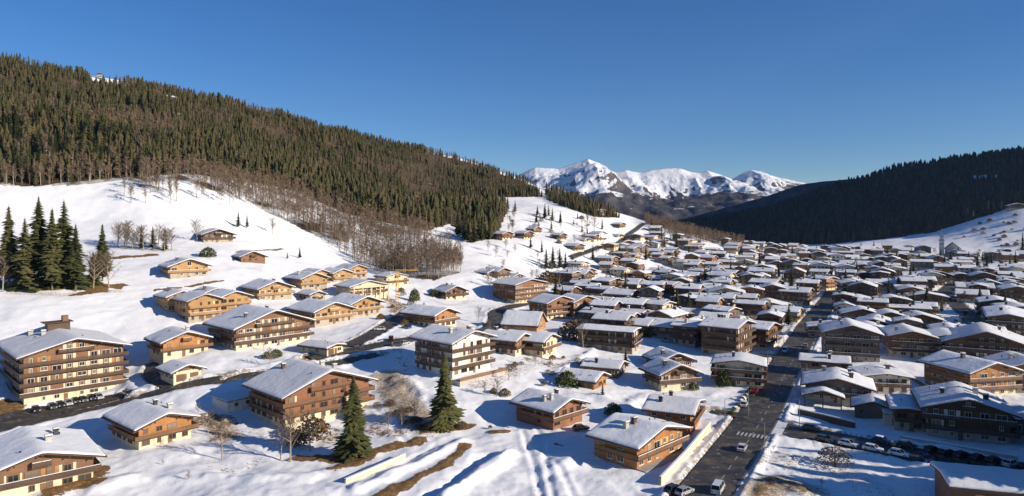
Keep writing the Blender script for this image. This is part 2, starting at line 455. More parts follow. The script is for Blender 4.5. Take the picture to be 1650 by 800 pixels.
# ------------------------------------------------------------------ ground sheet
def ground_material():
    m, nt, b = new_mat('ground')
    at = nt.nodes.new("ShaderNodeAttribute"); at.attribute_name = 'cover'
    sp = nt.nodes.new("ShaderNodeSeparateColor"); nt.links.new(at.outputs['Color'], sp.inputs[0])
    v = coords(nt, 'Object')
    nf = noise(nt, v, 0.9, 6, 0.65); nm = noise(nt, v, 0.16, 5); nl = noise(nt, v, 0.03, 4)
    snow = ramp(nt, nm, [(0.25, (0.78, 0.79, 0.81)), (0.6, (0.86, 0.86, 0.86))])
    earth = ramp(nt, nf, [(0.3, (0.085, 0.045, 0.018)), (0.5, (0.19, 0.105, 0.04)), (0.72, (0.33, 0.23, 0.11))])
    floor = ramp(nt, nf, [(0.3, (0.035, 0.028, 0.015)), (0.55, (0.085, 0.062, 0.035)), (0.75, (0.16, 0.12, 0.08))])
    dirt = ramp(nt, nf, [(0.35, (0.16, 0.11, 0.07)), (0.65, (0.42, 0.36, 0.28))])
    def mask(src, n, lo, hi):
        a = mathn(nt, 'ADD', src, mathn(nt, 'MULTIPLY', mathn(nt, 'SUBTRACT', n, 0.5), 1.1))
        mr = N(nt, "ShaderNodeMapRange"); mr.inputs[1].default_value = lo; mr.inputs[2].default_value = hi; mr.clamp = True
        nt.links.new(a, mr.inputs[0]); return mr.outputs[0]
    # snow melts first where it is thin: patches follow the noise
    c = mixc(nt, mask(sp.outputs[2], nf, 0.48, 0.62), snow, dirt)
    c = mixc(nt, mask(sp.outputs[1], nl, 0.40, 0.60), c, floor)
    straw = ramp(nt, nf, [(0.3, (0.20, 0.13, 0.065)), (0.5, (0.36, 0.27, 0.15)), (0.72, (0.50, 0.41, 0.27))])
    ns = noise(nt, v, 1.7, 6, .7)
    c = mixc(nt, mathn(nt, 'MULTIPLY', mask(at.outputs['Alpha'], ns, 0.40, 0.62), .9), c, straw)
    c = mixc(nt, mask(sp.outputs[0], nf, 0.42, 0.52), c, earth)
    nt.links.new(c, b.inputs['Base Color'])
    b.inputs['Roughness'].default_value = 0.8; b.inputs['Specular IOR Level'].default_value = 0.2
    bump(nt, b, mathn(nt, 'ADD', nm, mathn(nt, 'MULTIPLY', nf, 0.3)), 0.55, 0.5)
    return m

angs = np.r_[np.arange(-100, -46, 2.0), np.arange(-46, 46, 0.17), np.arange(46, 101, 2.0)]
rads = 55*np.exp(np.arange(0, math.log(6500/55), 0.0052))
AG, RG = np.meshgrid(np.radians(angs), rads)
gx = (RG*np.sin(AG)).ravel(); gy = (RG*np.cos(AG)).ravel()
gz = H(gx, gy)
gyp = np.maximum(gy, 1.0)
gpx, gpy = proj(gx, gyp, gz)
gr = np.hypot(gx, gy)
road_d = np.full(gx.shape, 1e9); bank = np.zeros(gx.shape)
cov = np.zeros((len(gx), 4)); cov[:, 3] = 1
for k, (pts, w) in RL.items():
    d = polydist(gx, gy, pts) - w/2
    road_d = np.minimum(road_d, d)
inlot = inpoly(gx, gy, LOT)
road_d = np.where(inlot, -1, road_d)
near = road_d < 40
nb = vnoise(gx/2.2, gy/2.2, 5)*0.9+vnoise(gx/0.9, gy/0.9, 6)*0.5
bank = np.where(near, 0.75*np.exp(-((road_d-1.4)/0.9)**2)*nb, 0)
flat = sstep(0.2, 3.0, road_d)
dz = (fbm(gx/24, gy/24, 4, 1)*1.15 + fbm(gx/5, gy/5, 3, 2)*(0.26+.22*(1-sstep(200, 300, gr))) + fbm(gx/1.7, gy/1.7, 2, 12)*0.13*(1-sstep(220, 420, gr)))*flat + bank*sstep(0.2, 0.8, road_d)
dz += -0.35*(road_d < 0.4)
hill = sstep(900, 1500, gr)*sstep(40, 120, gz)
dz += fbm(gx/90, gy/90, 4, 3)*9*hill
for pts, w, s, r in BL:
    d = polydist(gx, gy, pts)
    m_ = d < 60
    d[m_] = np.maximum(d[m_]+fbm(gx[m_]/4.5, gy[m_]/4.5, 3, 41)*w*.9, 0)
    k = np.exp(-(d/(w*1.15))**2)
    cov[:, 0] = np.maximum(cov[:, 0], s*(1-sstep(w*0.5, w*1.5, d)))
    dz += r*np.exp(-(d/(w*0.9))**2)
cov[:, 3] = 0
for pts, w, s in STRAW:
    d = polydist(gx, gy, pts); cov[:, 3] = np.maximum(cov[:, 3], s*(1-sstep(w*.4, w*1.5, d)))
for pts in TRACKS:
    d = polydist(gx, gy, pts); dz -= 0.22*np.exp(-(d/0.7)**2) - 0.1*np.exp(-((d-1.3)/0.6)**2)
cov[:, 2] = np.where(near, 0.62*(1-sstep(0.3, 3.5, road_d)), 0)
vill = inpoly(gpx, gpy, [(760,470),(900,400),(1050,380),(1200,395),(1650,400),(1650,800),(1180,800),(1050,620),(900,560),(760,530)])
cov[:, 2] = np.maximum(cov[:, 2], np.where(vill, 0.37, 0.0))
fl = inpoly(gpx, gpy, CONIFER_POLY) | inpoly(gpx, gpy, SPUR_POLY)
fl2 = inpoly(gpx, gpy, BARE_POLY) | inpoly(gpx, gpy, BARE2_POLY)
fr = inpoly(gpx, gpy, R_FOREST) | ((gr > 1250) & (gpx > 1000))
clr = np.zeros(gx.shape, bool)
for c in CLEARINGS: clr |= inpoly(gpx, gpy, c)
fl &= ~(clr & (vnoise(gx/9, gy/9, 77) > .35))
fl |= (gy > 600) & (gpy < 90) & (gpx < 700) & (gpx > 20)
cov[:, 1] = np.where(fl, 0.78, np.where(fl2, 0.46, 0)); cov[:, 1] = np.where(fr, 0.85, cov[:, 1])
rc = inpoly(gpx, gpy, [(1568,284),(1606,284),(1606,291),(1568,292)]) | inpoly(gpx, gpy, [(1470,262),(1510,258),(1508,264),(1475,268)])
cov[:, 1] = np.where(rc, 0, cov[:, 1])
na, nr = len(angs), len(rads)
ii = np.arange((nr-1)*(na-1)); a0 = (ii//(na-1))*na + ii % (na-1)
gf = np.stack([a0, a0+1, a0+na+1, a0+na], 1)
gm = big_mesh('ground', np.stack([gx, gy, gz+dz], 1), gf, [ground_material()], True, {'cover': cov})
tag(link('ground', gm), kind='structure')

# ------------------------------------------------------------------ roads: draped sheets
def asphalt():
    m, nt, b = new_mat('asphalt')
    v = coords(nt, 'Object')
    n1 = noise(nt, v, 0.25, 5); n2 = noise(nt, v, 3.0, 3)
    c = ramp(nt, mathn(nt, 'ADD', mathn(nt, 'MULTIPLY', n1, .7), mathn(nt, 'MULTIPLY', n2, .3)), [(0.3, (0.022, 0.022, 0.022)), (0.48, (0.042, 0.038, 0.034)), (0.6, (0.085, 0.070, 0.052)), (0.75, (0.15, 0.13, 0.105))])
    n3 = noise(nt, v, 0.55, 6, .7)
    c = mixc(nt, mathn(nt, 'MULTIPLY', mathn(nt, 'SUBTRACT', n3, 0.57, True), 6.0, True), c, (0.30, 0.28, 0.255))
    nt.links.new(c, b.inputs['Base Color'])
    nt.links.new(ramp(nt, n1, [(0.3, (0.45,)*3), (0.7, (0.85,)*3)]), b.inputs['Roughness'])
    bump(nt, b, n2, 0.2, 0.03)
    return m
ASPH = asphalt()
PAINT = plain('road paint', (0.40, 0.39, 0.37), 0.8, var=0.25)
def ribbon(name, pts, off0, off1, lift, mat, kind='structure', cross=6):
    V = []; Fq = []
    for i, p in enumerate(pts):
        t = (pts[min(i+1, len(pts)-1)]-pts[max(i-1, 0)]).normalized(); nn = Vector((t.y, -t.x))
        for j in range(cross+1):
            q = p+nn*(off0+(off1-off0)*j/cross); V.append((q.x, q.y, 0))
    V = np.array(V); V[:, 2] = H(V[:, 0], V[:, 1])+lift
    for i in range(len(pts)-1):
        for j in range(cross):
            a = i*(cross+1)+j; Fq.append((a, a+1, a+cross+2, a+cross+1))
    me = big_mesh(name, V, np.array(Fq), [mat], True)
    o = link(name, me)
    if kind: tag(o, kind=kind)
    return o
for i, (k, (pts, w)) in enumerate(RL.items()):
    ribbon(k, pts, -w/2, w/2, 0.06+0.012*i, ASPH)
def drape_poly(name, poly, lift, mat):
    P = np.array(poly); lo, hi = P.min(0), P.max(0); st = 1.5
    xs = np.arange(lo[0], hi[0], st); ys = np.arange(lo[1], hi[1], st)
    X, Y = np.meshgrid(xs, ys); ins = inpoly(X, Y, [tuple(p) for p in P])
    Z = H(X, Y)+lift; V = np.stack([X.ravel(), Y.ravel(), Z.ravel()], 1); Fq = []
    nx = len(xs)
    for j in range(len(ys)-1):
        for i in range(nx-1):
            if ins[j, i] and ins[j+1, i] and ins[j, i+1] and ins[j+1, i+1]:
                a = j*nx+i; Fq.append((a, a+1, a+nx+1, a+nx))
    return tag(link(name, big_mesh(name, V, np.array(Fq), [mat], True)), kind='structure')
drape_poly('parking_area', LOT, 0.04, ASPH)
# painted markings on the main road: centre dashes, lane edge, zebra crossing
mp, mw = RL['main_road']
def along(pts, s0, s1):
    out = []; s = 0
    for a, b in zip(pts[:-1], pts[1:]):
        L = (b-a).length
        if s+L > s0 and s < s1:
            t0 = max(0, (s0-s)/L); t1 = min(1, (s1-s)/L)
            if not out: out.append(a.lerp(b, t0))
            out.append(a.lerp(b, t1))
        s += L
    return out
tot = sum((b-a).length for a, b in zip(mp[:-1], mp[1:]))
s = 2; mk = MB()
def mark(pts, o0, o1):
    for a, b in zip(pts[:-1], pts[1:]):
        t = (b-a).normalized(); nn = Vector((t.y, -t.x)); q = []
        for p, o in ((a, o0), (b, o0), (b, o1), (a, o1)):
            c = p+nn*o; q.append((c.x, c.y, h1(c.x, c.y)+0.085))
        mk.quad(*q)
while s < tot-6:
    seg = along(mp, s, s+3.0)
    if len(seg) > 1: mark(seg, 1.30, 1.46)
    s += 7
mark(along(mp, 20, tot*.5), 5.15, 5.27)
zs = None; acc = 0; zp = spot(1193, 700).to_2d(); best = 1e9
for a, b in zip(mp[:-1], mp[1:]):
    if (a-zp).length < best: best = (a-zp).length; zs = acc
    acc += (b-a).length
o = -2.3
while o < 5.0:
    mark(along(mp, zs, zs+3.0), o, o+.5); o += 1.0
tag(mk.build('road_markings', PAINT), kind='structure')
# kerb of packed snow and kerbstone on the left of the main road, pavement on its right
ribbon('pavement', mp, mw/2+.05, mw/2+2.6, 0.16, snow_mat('pavement snow', 0.7, 0.5), 'structure', 3)
ribbon('kerb', mp, mw/2-.12, mw/2+.05, 0.19, CONC, 'structure', 1)

# ------------------------------------------------------------------ far mountains (8 km) and the blue forested ridge in front of them
def mountain_mat(name, snowc=(0.80, 0.81, 0.83)):
    m, nt, b = new_mat(name)
    at = nt.nodes.new("ShaderNodeAttribute"); at.attribute_name = 'cover'
    sp = nt.nodes.new("ShaderNodeSeparateColor"); nt.links.new(at.outputs['Color'], sp.inputs[0])
    v = coords(nt, 'Object'); n1 = noise(nt, v, 0.012, 6, .65); n2 = noise(nt, v, 0.004, 5)
    rock = ramp(nt, n1, [(0.3, (0.06, 0.055, 0.055)), (0.7, (0.20, 0.155, 0.125))])
    forest = ramp(nt, n1, [(0.3, (0.03, 0.033, 0.035)), (0.5, (0.068, 0.062, 0.060)), (0.75, (0.15, 0.125, 0.115))])
    a = mathn(nt, 'ADD', sp.outputs[0], mathn(nt, 'MULTIPLY', mathn(nt, 'SUBTRACT', n1, 0.5), 2.1))
    mr = N(nt, "ShaderNodeMapRange"); mr.inputs[1].default_value = 0.36; mr.inputs[2].default_value = 0.52
    nt.links.new(a, mr.inputs[0])
    low = mixc(nt, sp.outputs[1], rock, forest)
    c = mixc(nt, mr.outputs[0], low, snowc)
    nt.links.new(c, b.inputs['Base Color']); b.inputs['Roughness'].default_value = 0.9; b.inputs['Specular IOR Level'].default_value = 0.1
    bump(nt, b, n1, 0.9, 25)
    return m
def range_mesh(name, ridge, Yr, depth_front, depth_back, zbot, x0px, x1px, rough, snow_h, seed, nx=620, ny=150):
    px = np.linspace(x0px, x1px, nx); X1 = (px-HX)/F*Yr
    zr = np.interp(px, [p[0] for p in ridge], [CAMZ+(HY-p[1])/F*Yr for p in ridge])
    yy = np.linspace(Yr-depth_front, Yr+depth_back, ny)
    X, Y = np.meshgrid(X1, yy); ZR = np.broadcast_to(zr, X.shape)
    t = np.where(Y < Yr, (Yr-Y)/depth_front, (Y-Yr)/depth_back)
    wob = fbm(X/900, Y/900, 4, seed)*0.25
    prof = np.clip(1-np.clip(t+wob*np.minimum(t*4, 1), 0, 1), 0, 1)**1.25
    rid = 1-np.abs(fbm(X/620+wob, Y/950, 5, seed+3))*2.2
    Z = zbot+(ZR-zbot)*prof + (np.minimum(rid, 1)-1.0)*rough*np.minimum(t*5, 1)*np.clip(1-t, 0, 1)
    Z -= np.abs(fbm(X/260, Y/420, 4, seed+8))*rough*.75*np.minimum(t*7+.06, 1)*np.clip(1.15-t, 0, 1)
    Z += fbm(X/70, Y/70, 3, seed+9)*rough*.09*np.minimum(t*8+.15, 1)
    dzx = np.gradient(Z, axis=1)/np.gradient(X, axis=1); dzy = np.gradient(Z, axis=0)/np.gradient(Y, axis=0)
    steep = np.hypot(dzx, dzy)
    big = fbm(X/420, Y/420, 4, seed+20)
    sn = sstep(snow_h-170, snow_h+170, Z+big*330) - 0.75*sstep(0.6, 1.05, steep)
    fo = 1-sstep(snow_h-80, snow_h+200, Z+big*150)
    covr = np.zeros((X.size, 4)); covr[:, 0] = np.clip(sn, 0, 1).ravel(); covr[:, 1] = fo.ravel(); covr[:, 3] = 1
    ii = np.arange((ny-1)*(nx-1)); a0 = (ii//(nx-1))*nx + ii % (nx-1)
    me = big_mesh(name, np.stack([X.ravel(), Y.ravel(), Z.ravel()], 1), np.stack([a0, a0+1, a0+nx+1, a0+nx], 1), [mountain_mat(name)], True, {'cover': covr})
    return tag(link(name, me), kind='structure')
range_mesh('mountain_range', [(700,320),(800,300),(848,276),(862,270),(900,272),(925,264),(940,259),(947,256),(955,259),(966,263),(980,273),(992,278),(1008,274),(1030,278),(1050,274),(1075,271),(1095,271),(1110,276),(1125,279),(1140,275),(1160,281),(1180,289),(1195,280),(1210,274),(1225,276),(1240,282),(1262,288),(1285,293),(1330,300),(1500,330)],
           8600, 3300, 1500, -100, 700, 1500, 100, 310, 4, 900, 190)
range_mesh('blue_ridge', [(980,372),(1060,358),(1110,350),(1160,336),(1210,322),(1260,306),(1295,295),(1330,290),(1400,284),(1700,262)], 4300, 1300, 900, -120, 960, 1800, 60, 1500, 9, 300, 80)

# ------------------------------------------------------------------ trees
def tree_mat(name, stops, rough=0.85, trans=0.0):
    m, nt, b = new_mat(name)
    info = nt.nodes.new("ShaderNodeObjectInfo")
    at = nt.nodes.new("ShaderNodeAttribute"); at.attribute_name = 'tint'
    n = noise(nt, coords(nt, 'Object'), 0.9, 3)
    f = mathn(nt, 'ADD', mathn(nt, 'ADD', mathn(nt, 'MULTIPLY', at.outputs['Fac'], .55), mathn(nt, 'MULTIPLY', info.outputs['Random'], .3)), mathn(nt, 'MULTIPLY', n, 0.3))
    nt.links.new(ramp(nt, f, stops), b.inputs['Base Color'])
    b.inputs['Roughness'].default_value = rough; b.inputs['Specular IOR Level'].default_value = 0.15
    return m
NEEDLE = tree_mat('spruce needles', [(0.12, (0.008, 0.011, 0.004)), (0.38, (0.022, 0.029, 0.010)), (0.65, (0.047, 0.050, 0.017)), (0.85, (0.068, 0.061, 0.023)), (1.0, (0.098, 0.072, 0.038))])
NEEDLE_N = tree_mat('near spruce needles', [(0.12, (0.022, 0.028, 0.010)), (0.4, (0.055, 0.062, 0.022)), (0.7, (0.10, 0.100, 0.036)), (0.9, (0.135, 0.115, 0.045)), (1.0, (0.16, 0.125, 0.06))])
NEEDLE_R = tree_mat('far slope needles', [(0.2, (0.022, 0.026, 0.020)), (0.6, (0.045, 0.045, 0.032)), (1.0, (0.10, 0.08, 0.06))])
TWIG = tree_mat('bare twigs', [(0.15, (0.06, 0.041, 0.028)), (0.5, (0.125, 0.086, 0.058)), (0.9, (0.22, 0.158, 0.108))])
BUSHM = tree_mat('brown bush leaves', [(0.2, (0.10, 0.06, 0.03)), (0.9, (0.22, 0.15, 0.07))])
GREENM = tree_mat('evergreen bush leaves', [(0.2, (0.03, 0.045, 0.014)), (0.9, (0.11, 0.12, 0.04))])
BARK = plain('bark', (0.13, 0.095, 0.065), 0.9, var=0.4)
BARKP = plain('pale bark', (0.30, 0.25, 0.19), 0.9, var=0.35)

def conifer_tris(h, r, layers, nb, seg, rg, droop=0.35, base=0.08, fullness=1.0):
    """crown as drooping sprays; returns verts, tris, tint"""
    V = []; T = []; tint = []
    lob = [rg.uniform(.75, 1.2) for _ in range(5)]
    ph = [rg.uniform(0, 6.28) for _ in range(4)]
    for L in range(layers):
        f0 = min(max((L+rg.uniform(-.35, .35))/layers, 0), .985)
        n = max(3, int(nb*(0.4+0.6*(1-f0))))
        a0 = rg.uniform(0, 6.28)
        for k in range(n):
            a = a0+6.283*k/n+rg.uniform(-.3, .3)
            f = min(max(f0+rg.uniform(-.9, .9)/layers, 0), .985); z = h*(base+(1-base)*f)
            rr = r*((1-f)**0.8)*(0.5+0.5*min(1, (f+.05)*6))*(.82+.22*math.sin(a*2+ph[0]+f*9)+.16*math.sin(a*3-ph[1]-f*17)+.12*math.sin(f*31+ph[2]))
            ln = rr*rg.uniform(.6, 1.15)*lob[int(a/6.283*5) % 5]+.12*r*.3
            ca, sa = math.cos(a), math.sin(a); wd = ln*rg.uniform(.13, .24)+.035*r
            dr = droop*rg.uniform(.6, 1.4); t0 = rg.uniform(0, 1)
            pts = []
            for s in range(seg+1):
                u = s/seg; rad = ln*u
                zz = z-ln*dr*(u**1.5)+ (0.10*ln*(u-.75) if u > .75 else 0)
                w = wd*math.sin(math.pi*min(1, u*.82+.16))
                if s == seg: w = wd*.12
                pts.append(((ca*rad, sa*rad, zz), w))
            b0 = len(V)
            for (p, w) in pts:
                sag = -w*.55
                V += [(p[0]-sa*w, p[1]+ca*w, p[2]+sag), p, (p[0]+sa*w, p[1]-ca*w, p[2]+sag)]
                tint += [t0*.8, t0*.8+.2, t0*.8]
            for s in range(seg):
                q = b0+3*s
                T += [(q, q+3, q+4), (q, q+4, q+1), (q+1, q+4, q+5), (q+1, q+5, q+2)]
    b0 = len(V); V += [(0, 0, h*1.02), (.05*r, 0, h*.9), (-.03*r, .045*r, h*.9), (-.03*r, -.045*r, h*.9)]; tint += [.5]*4
    T += [(b0, b0+1, b0+2), (b0, b0+2, b0+3), (b0, b0+3, b0+1)]
    return np.array(V), np.array(T), np.array(tint)
def cone_tris(h, r, layers, sides, base=.05, pw=None):
    """solid crown of stacked ragged skirts"""
    V = []; T = []; ti = []; pw = pw or rg.uniform(.5, .9)
    for L in range(layers):
        f = L/layers; z = h*(base+(1-base)*f); dzl = h*(1-base)/layers
        rr = r*(1-f)**pw*(.6+.4*min(1, (f+.06)*7))*rg.uniform(.72, 1.2); t0 = rg.uniform(0, .6); a0 = rg.uniform(0, 6.28)
        b0 = len(V); V.append((rg.uniform(-.25, .25)*r*.5, rg.uniform(-.25, .25)*r*.5, min(h, z+dzl*1.9))); ti.append(t0)
        n = max(5, int(sides*(1-f*.4)))
        for k in range(n*2):
            a = a0+6.283*k/(2*n)+rg.uniform(-.12, .12); q = rr*(rg.uniform(.7, 1.35) if k % 2 else rg.uniform(.35, .75))
            V.append((q*math.cos(a), q*math.sin(a), z-(.22*q if k % 2 else .02*q)+rg.uniform(-.1, .1)*dzl)); ti.append(t0+(.35 if k % 2 else 0))
        for k in range(n*2): T.append((b0, b0+1+k, b0+1+(k+1) % (2*n)))
    return np.array(V), np.array(T), np.array(ti)
def trunk_tris(h, r0, r1, k=5, z0=-1.5):
    V = []; T = []
    for z, r in ((z0, r0), (h*.5, (r0+r1)/2), (h, r1)):
        for i in range(k): V.append((r*math.cos(6.283*i/k), r*math.sin(6.283*i/k), z))
    for L in range(2):
        for i in range(k):
            a = L*k+i; b = L*k+(i+1) % k; T += [(a, b, b+k), (a, b+k, a+k)]
    return np.array(V), np.array(T)
def bare_tris(h, spread, n_limb, n_twig, rg, width=.05, base=.3, up=.75):
    """(trunk+limbs), (twig cloud)"""
    wood_ = MB(); V = []; T = []; tint = []
    lean = Vector((rg.uniform(-.06, .06), rg.uniform(-.06, .06), 1))
    top = lean*h*.86
    wood_.tube((0, 0, -1), lean*h*.45, h*.013+.05, h*.009+.03, 5); wood_.tube(lean*h*.45, top, h*.009+.03, .03, 5)
    tips = []
    for i in range(n_limb):
        f = base+(.85-base)*((i+.5)/n_limb); p = lean*h*f; a = i*2.4+rg.uniform(-.5, .5)
        ln = spread*(1.15-f*.75)*rg.uniform(.7, 1.2)
        q = p+Vector((math.cos(a)*ln, math.sin(a)*ln, ln*up*rg.uniform(.9, 1.7)))
        if q.z > h: q.z = h*rg.uniform(.9, 1)
        wood_.tube(p, q, h*.005+.02, .025, 3); tips.append((p, q))
    tips.append((lean*h*.55, top))
    for i in range(n_twig):
        p, q = tips[int(rg.random()*len(tips))]; u = rg.uniform(.2, 1.0)
        c = p.lerp(q, u); ln = h*rg.uniform(.05, .13)
        d = Vector((rg.gauss(0, .6), rg.gauss(0, .6), rg.uniform(.2, 1.1))).normalized()
        e = c+d*ln; s = d.cross(Vector((rg.gauss(0, 1), rg.gauss(0, 1), rg.gauss(0, 1)))).normalized()*width
        b0 = len(V); V += [tuple(c-s), tuple(c+s), tuple(e+s*.4), tuple(e-s*.4)]; t = rg.random(); tint += [t]*4
        T += [(b0, b0+1, b0+2), (b0, b0+2, b0+3)]
    return wood_, np.array(V), np.array(T), np.array(tint)

rg = random.Random(5)
def mk_conifer(h, r, layers, nb, seg, core=.42, mat=None, **kw):
    V, T, t = conifer_tris(h, r, layers, nb, seg, rg, **kw)
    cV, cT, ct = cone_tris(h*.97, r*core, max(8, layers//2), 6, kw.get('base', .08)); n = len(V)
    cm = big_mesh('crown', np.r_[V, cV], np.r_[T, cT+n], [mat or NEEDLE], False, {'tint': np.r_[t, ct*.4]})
    tv, tt = trunk_tris(h*.92, h*.011+.06, .04)
    return cm, big_mesh('trunk', tv, tt, [BARK])
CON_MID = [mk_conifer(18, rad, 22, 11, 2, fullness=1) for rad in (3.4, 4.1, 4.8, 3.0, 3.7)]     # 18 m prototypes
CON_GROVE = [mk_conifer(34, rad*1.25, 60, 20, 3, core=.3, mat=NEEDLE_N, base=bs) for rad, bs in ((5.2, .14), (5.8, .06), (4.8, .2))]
def mk_bare(h, sp, nl, nt_, width, base=.3, up=.8, twig=None):
    w, V, T, t = bare_tris(h, sp, nl, nt_, rg, width, base, up)
    return big_mesh('crown', V, T, [twig or TWIG], False, {'tint': t}), w.mesh('trunk', BARKP)
BARE_MID = [mk_bare(15, sp, 11, 420, .055, .3) for sp in (2.6, 3.2, 2.2, 3.6)]
def tree(name, P, h, protos, ph, label, group=None, cat='tree', rz=None, sx=1.0):
    e = empty(name, P, rg.uniform(0, 6.28) if rz is None else rz)
    k = h/ph; e.scale = (k*sx, k*sx, k)
    cm, tm = protos
    link('trunk', tm, e); link('crown', cm, e)
    return tag(e, label, cat, group)

# --- the hillside forest: sample bases over the slope, largest 300 of each kind as trees, the rest one mass
def scatter(poly_list, xr, yr, spacing, keep=1.0):
    xs = np.arange(xr[0], xr[1], spacing); ys = np.arange(yr[0], yr[1], spacing)
    X, Y = np.meshgrid(xs, ys); X = X.ravel()+rng.uniform(-.48, .48, X.size)*spacing; Y = Y.ravel()+rng.uniform(-.48, .48, Y.size)*spacing
    Z = H(X, Y); PX, PY = proj(X, np.maximum(Y, 1), Z)
    m = np.zeros(X.shape, bool)
    for p in poly_list: m |= inpoly(PX, PY, p)
    m &= rng.random(X.size) < keep
    X, Y, Z, PX, PY = X[m], Y[m], Z[m], PX[m], PY[m]
    v = visible_mask(X, Y, Z); return X[v], Y[v], Z[v], PX[v], PY[v]
def drop(arrs, polys):
    m = np.ones(arrs[0].shape, bool)
    for c in polys: m &= ~inpoly(arrs[3], arrs[4], c)
    return [a[m] for a in arrs]
def merged(name, tmpl, X, Y, Z, S, mats, stuff=True, lean=0):
    """copies of template triangle sets merged in one mesh (uncountable mass)"""
    Vs = []; Ts = []; As = []; off = 0; Ms = []
    which = rng.integers(0, len(tmpl), len(X)); ang = rng.uniform(0, 6.28, len(X)); tb = rng.random(len(X))
    for k, (V, T, t) in enumerate(tmpl):
        idx = np.where(which == k)[0]
        if not len(idx): continue
        ca, sa, s = np.cos(ang[idx]), np.sin(ang[idx]), S[idx]
        W = np.empty((len(idx), len(V), 3))
        W[:, :, 0] = (V[None, :, 0]*ca[:, None]-V[None, :, 1]*sa[:, None])*s[:, None]+X[idx, None]
        W[:, :, 1] = (V[None, :, 0]*sa[:, None]+V[None, :, 1]*ca[:, None])*s[:, None]+Y[idx, None]
        W[:, :, 2] = V[None, :, 2]*s[:, None]+Z[idx, None]
        Vs.append(W.reshape(-1, 3)); As.append((t[None, :]*.45+tb[idx, None]*.85).ravel())
        TT = (T[None]+(np.arange(len(idx))*len(V))[:, None, None]+off).reshape(-1, 3); Ts.append(TT); off += len(idx)*len(V)
    me = big_mesh(name, np.concatenate(Vs), np.concatenate(Ts), mats, False, {'tint': np.concatenate(As)})
    o = link(name, me)
    return tag(o, kind='stuff')
def lod_conifer(h, r, layers, nb): return cone_tris(h, r, layers, nb)
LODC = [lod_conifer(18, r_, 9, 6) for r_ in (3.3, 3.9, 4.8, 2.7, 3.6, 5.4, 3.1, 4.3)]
def lod_bare(h, sp, n, wdt):
    w, V, T, t = bare_tris(h, sp, 7, n, rg, wdt, .25)
    wv = np.array([tuple(v) for v in w.v]); wt = []
    for f in w.f:
        for i in range(1, len(f)-1): wt.append((f[0], f[i], f[i+1]))
    return np.r_[V, wv], np.r_[T, np.array(wt)+len(V)], np.r_[t, np.full(len(wv), .75)]
LODB = [lod_bare(14, s_, 70, .11) for s_ in (2.4, 3.0, 3.4)]

fx = scatter([CONIFER_POLY, SPUR_POLY], (-1000, 420), (380, 1560), 4.6)
fx = drop(fx, CLEARINGS)
mixn = .6*vnoise(fx[0]/60, fx[1]/60, 31)+.4*vnoise(fx[0]/22, fx[1]/22, 33)
isb = (rng.random(len(mixn)) < 0.8*sstep(.5, .72, mixn)+.07)
gap = rng.random(len(fx[0])) < .16+.5*sstep(.62, .8, vnoise(fx[0]/22, fx[1]/22, 61))
fx = [a[~gap] for a in fx]; mixn = mixn[~gap]; isb = isb[~gap]
hs = (8+15*rng.random(len(fx[0]))**.8)*(0.7+0.55*vnoise(fx[0]/35, fx[1]/35, 8))
ridge_k = 1-0.42*sstep(700, 850, np.hypot(fx[0], fx[1])); hs *= ridge_k
cA = [a[~isb] for a in fx]; cH = hs[~isb]
bx = scatter([BARE_POLY, BARE2_POLY], (-700, 420), (380, 1100), 4.6)
bx = drop(bx, [CLEARINGS[1]])
thin = inpoly(bx[3], bx[4], [(190,290),(250,320),(340,330),(345,300),(300,280)])
km = ~thin | (rng.random(len(thin)) < .35); bx = [a[km] for a in bx]
bA = [np.r_[a, b[isb]] for a, b in zip(bx, fx)]
bH = np.r_[rng.uniform(9, 17, len(bx[0])), hs[isb]*.85]
def split(A, Hh, n):
    key = Hh/np.maximum(A[1], 1); o = np.argsort(-key); m = np.zeros(len(key), bool); m[o[:n]] = True; return m
m = split(cA, cH, 160)
for x, y, z, h in zip(cA[0][m], cA[1][m], cA[2][m], cH[m]):
    tree('spruce_tree', (x, y, z-.3), h, rg.choice(CON_MID), 18, 'dark green spruce growing in the forest on the sunny hillside', 'spruces in the hillside forest')
merged('spruce_forest', LODC, cA[0][~m], cA[1][~m], cA[2][~m]-.3, cH[~m]/18, [NEEDLE])
m = split(bA, bH, 110)
for x, y, z, h in zip(bA[0][m], bA[1][m], bA[2][m], bH[m]):
    tree('bare_tree', (x, y, z-.2), h, rg.choice(BARE_MID), 15, 'leafless grey-brown tree in the band of bare wood below the spruce forest', 'bare trees along the foot of the forest')
merged('bare_wood', LODB, bA[0][~m], bA[1][~m], bA[2][~m]-.2, bH[~m]/14, [TWIG])
rx = scatter([R_FOREST], (200, 2600), (900, 2400), 11.5)
rx = drop(rx, [[(1564,282),(1610,282),(1610,292),(1564,293)], [(1470,262),(1510,258),(1508,264),(1475,268)]])
rz_ = H(rx[0], rx[1])+fbm(rx[0]/90, rx[1]/90, 4, 3)*9*sstep(900, 1500, np.hypot(rx[0], rx[1]))*sstep(40, 120, rx[2])
LODR = [lod_conifer(18, r_, 5, 5) for r_ in (4.0, 4.8, 5.5)]
merged('far_slope_forest', LODR, rx[0], rx[1], rz_-.5, rng.uniform(.7, 1.25, len(rx[0])), [NEEDLE_R])

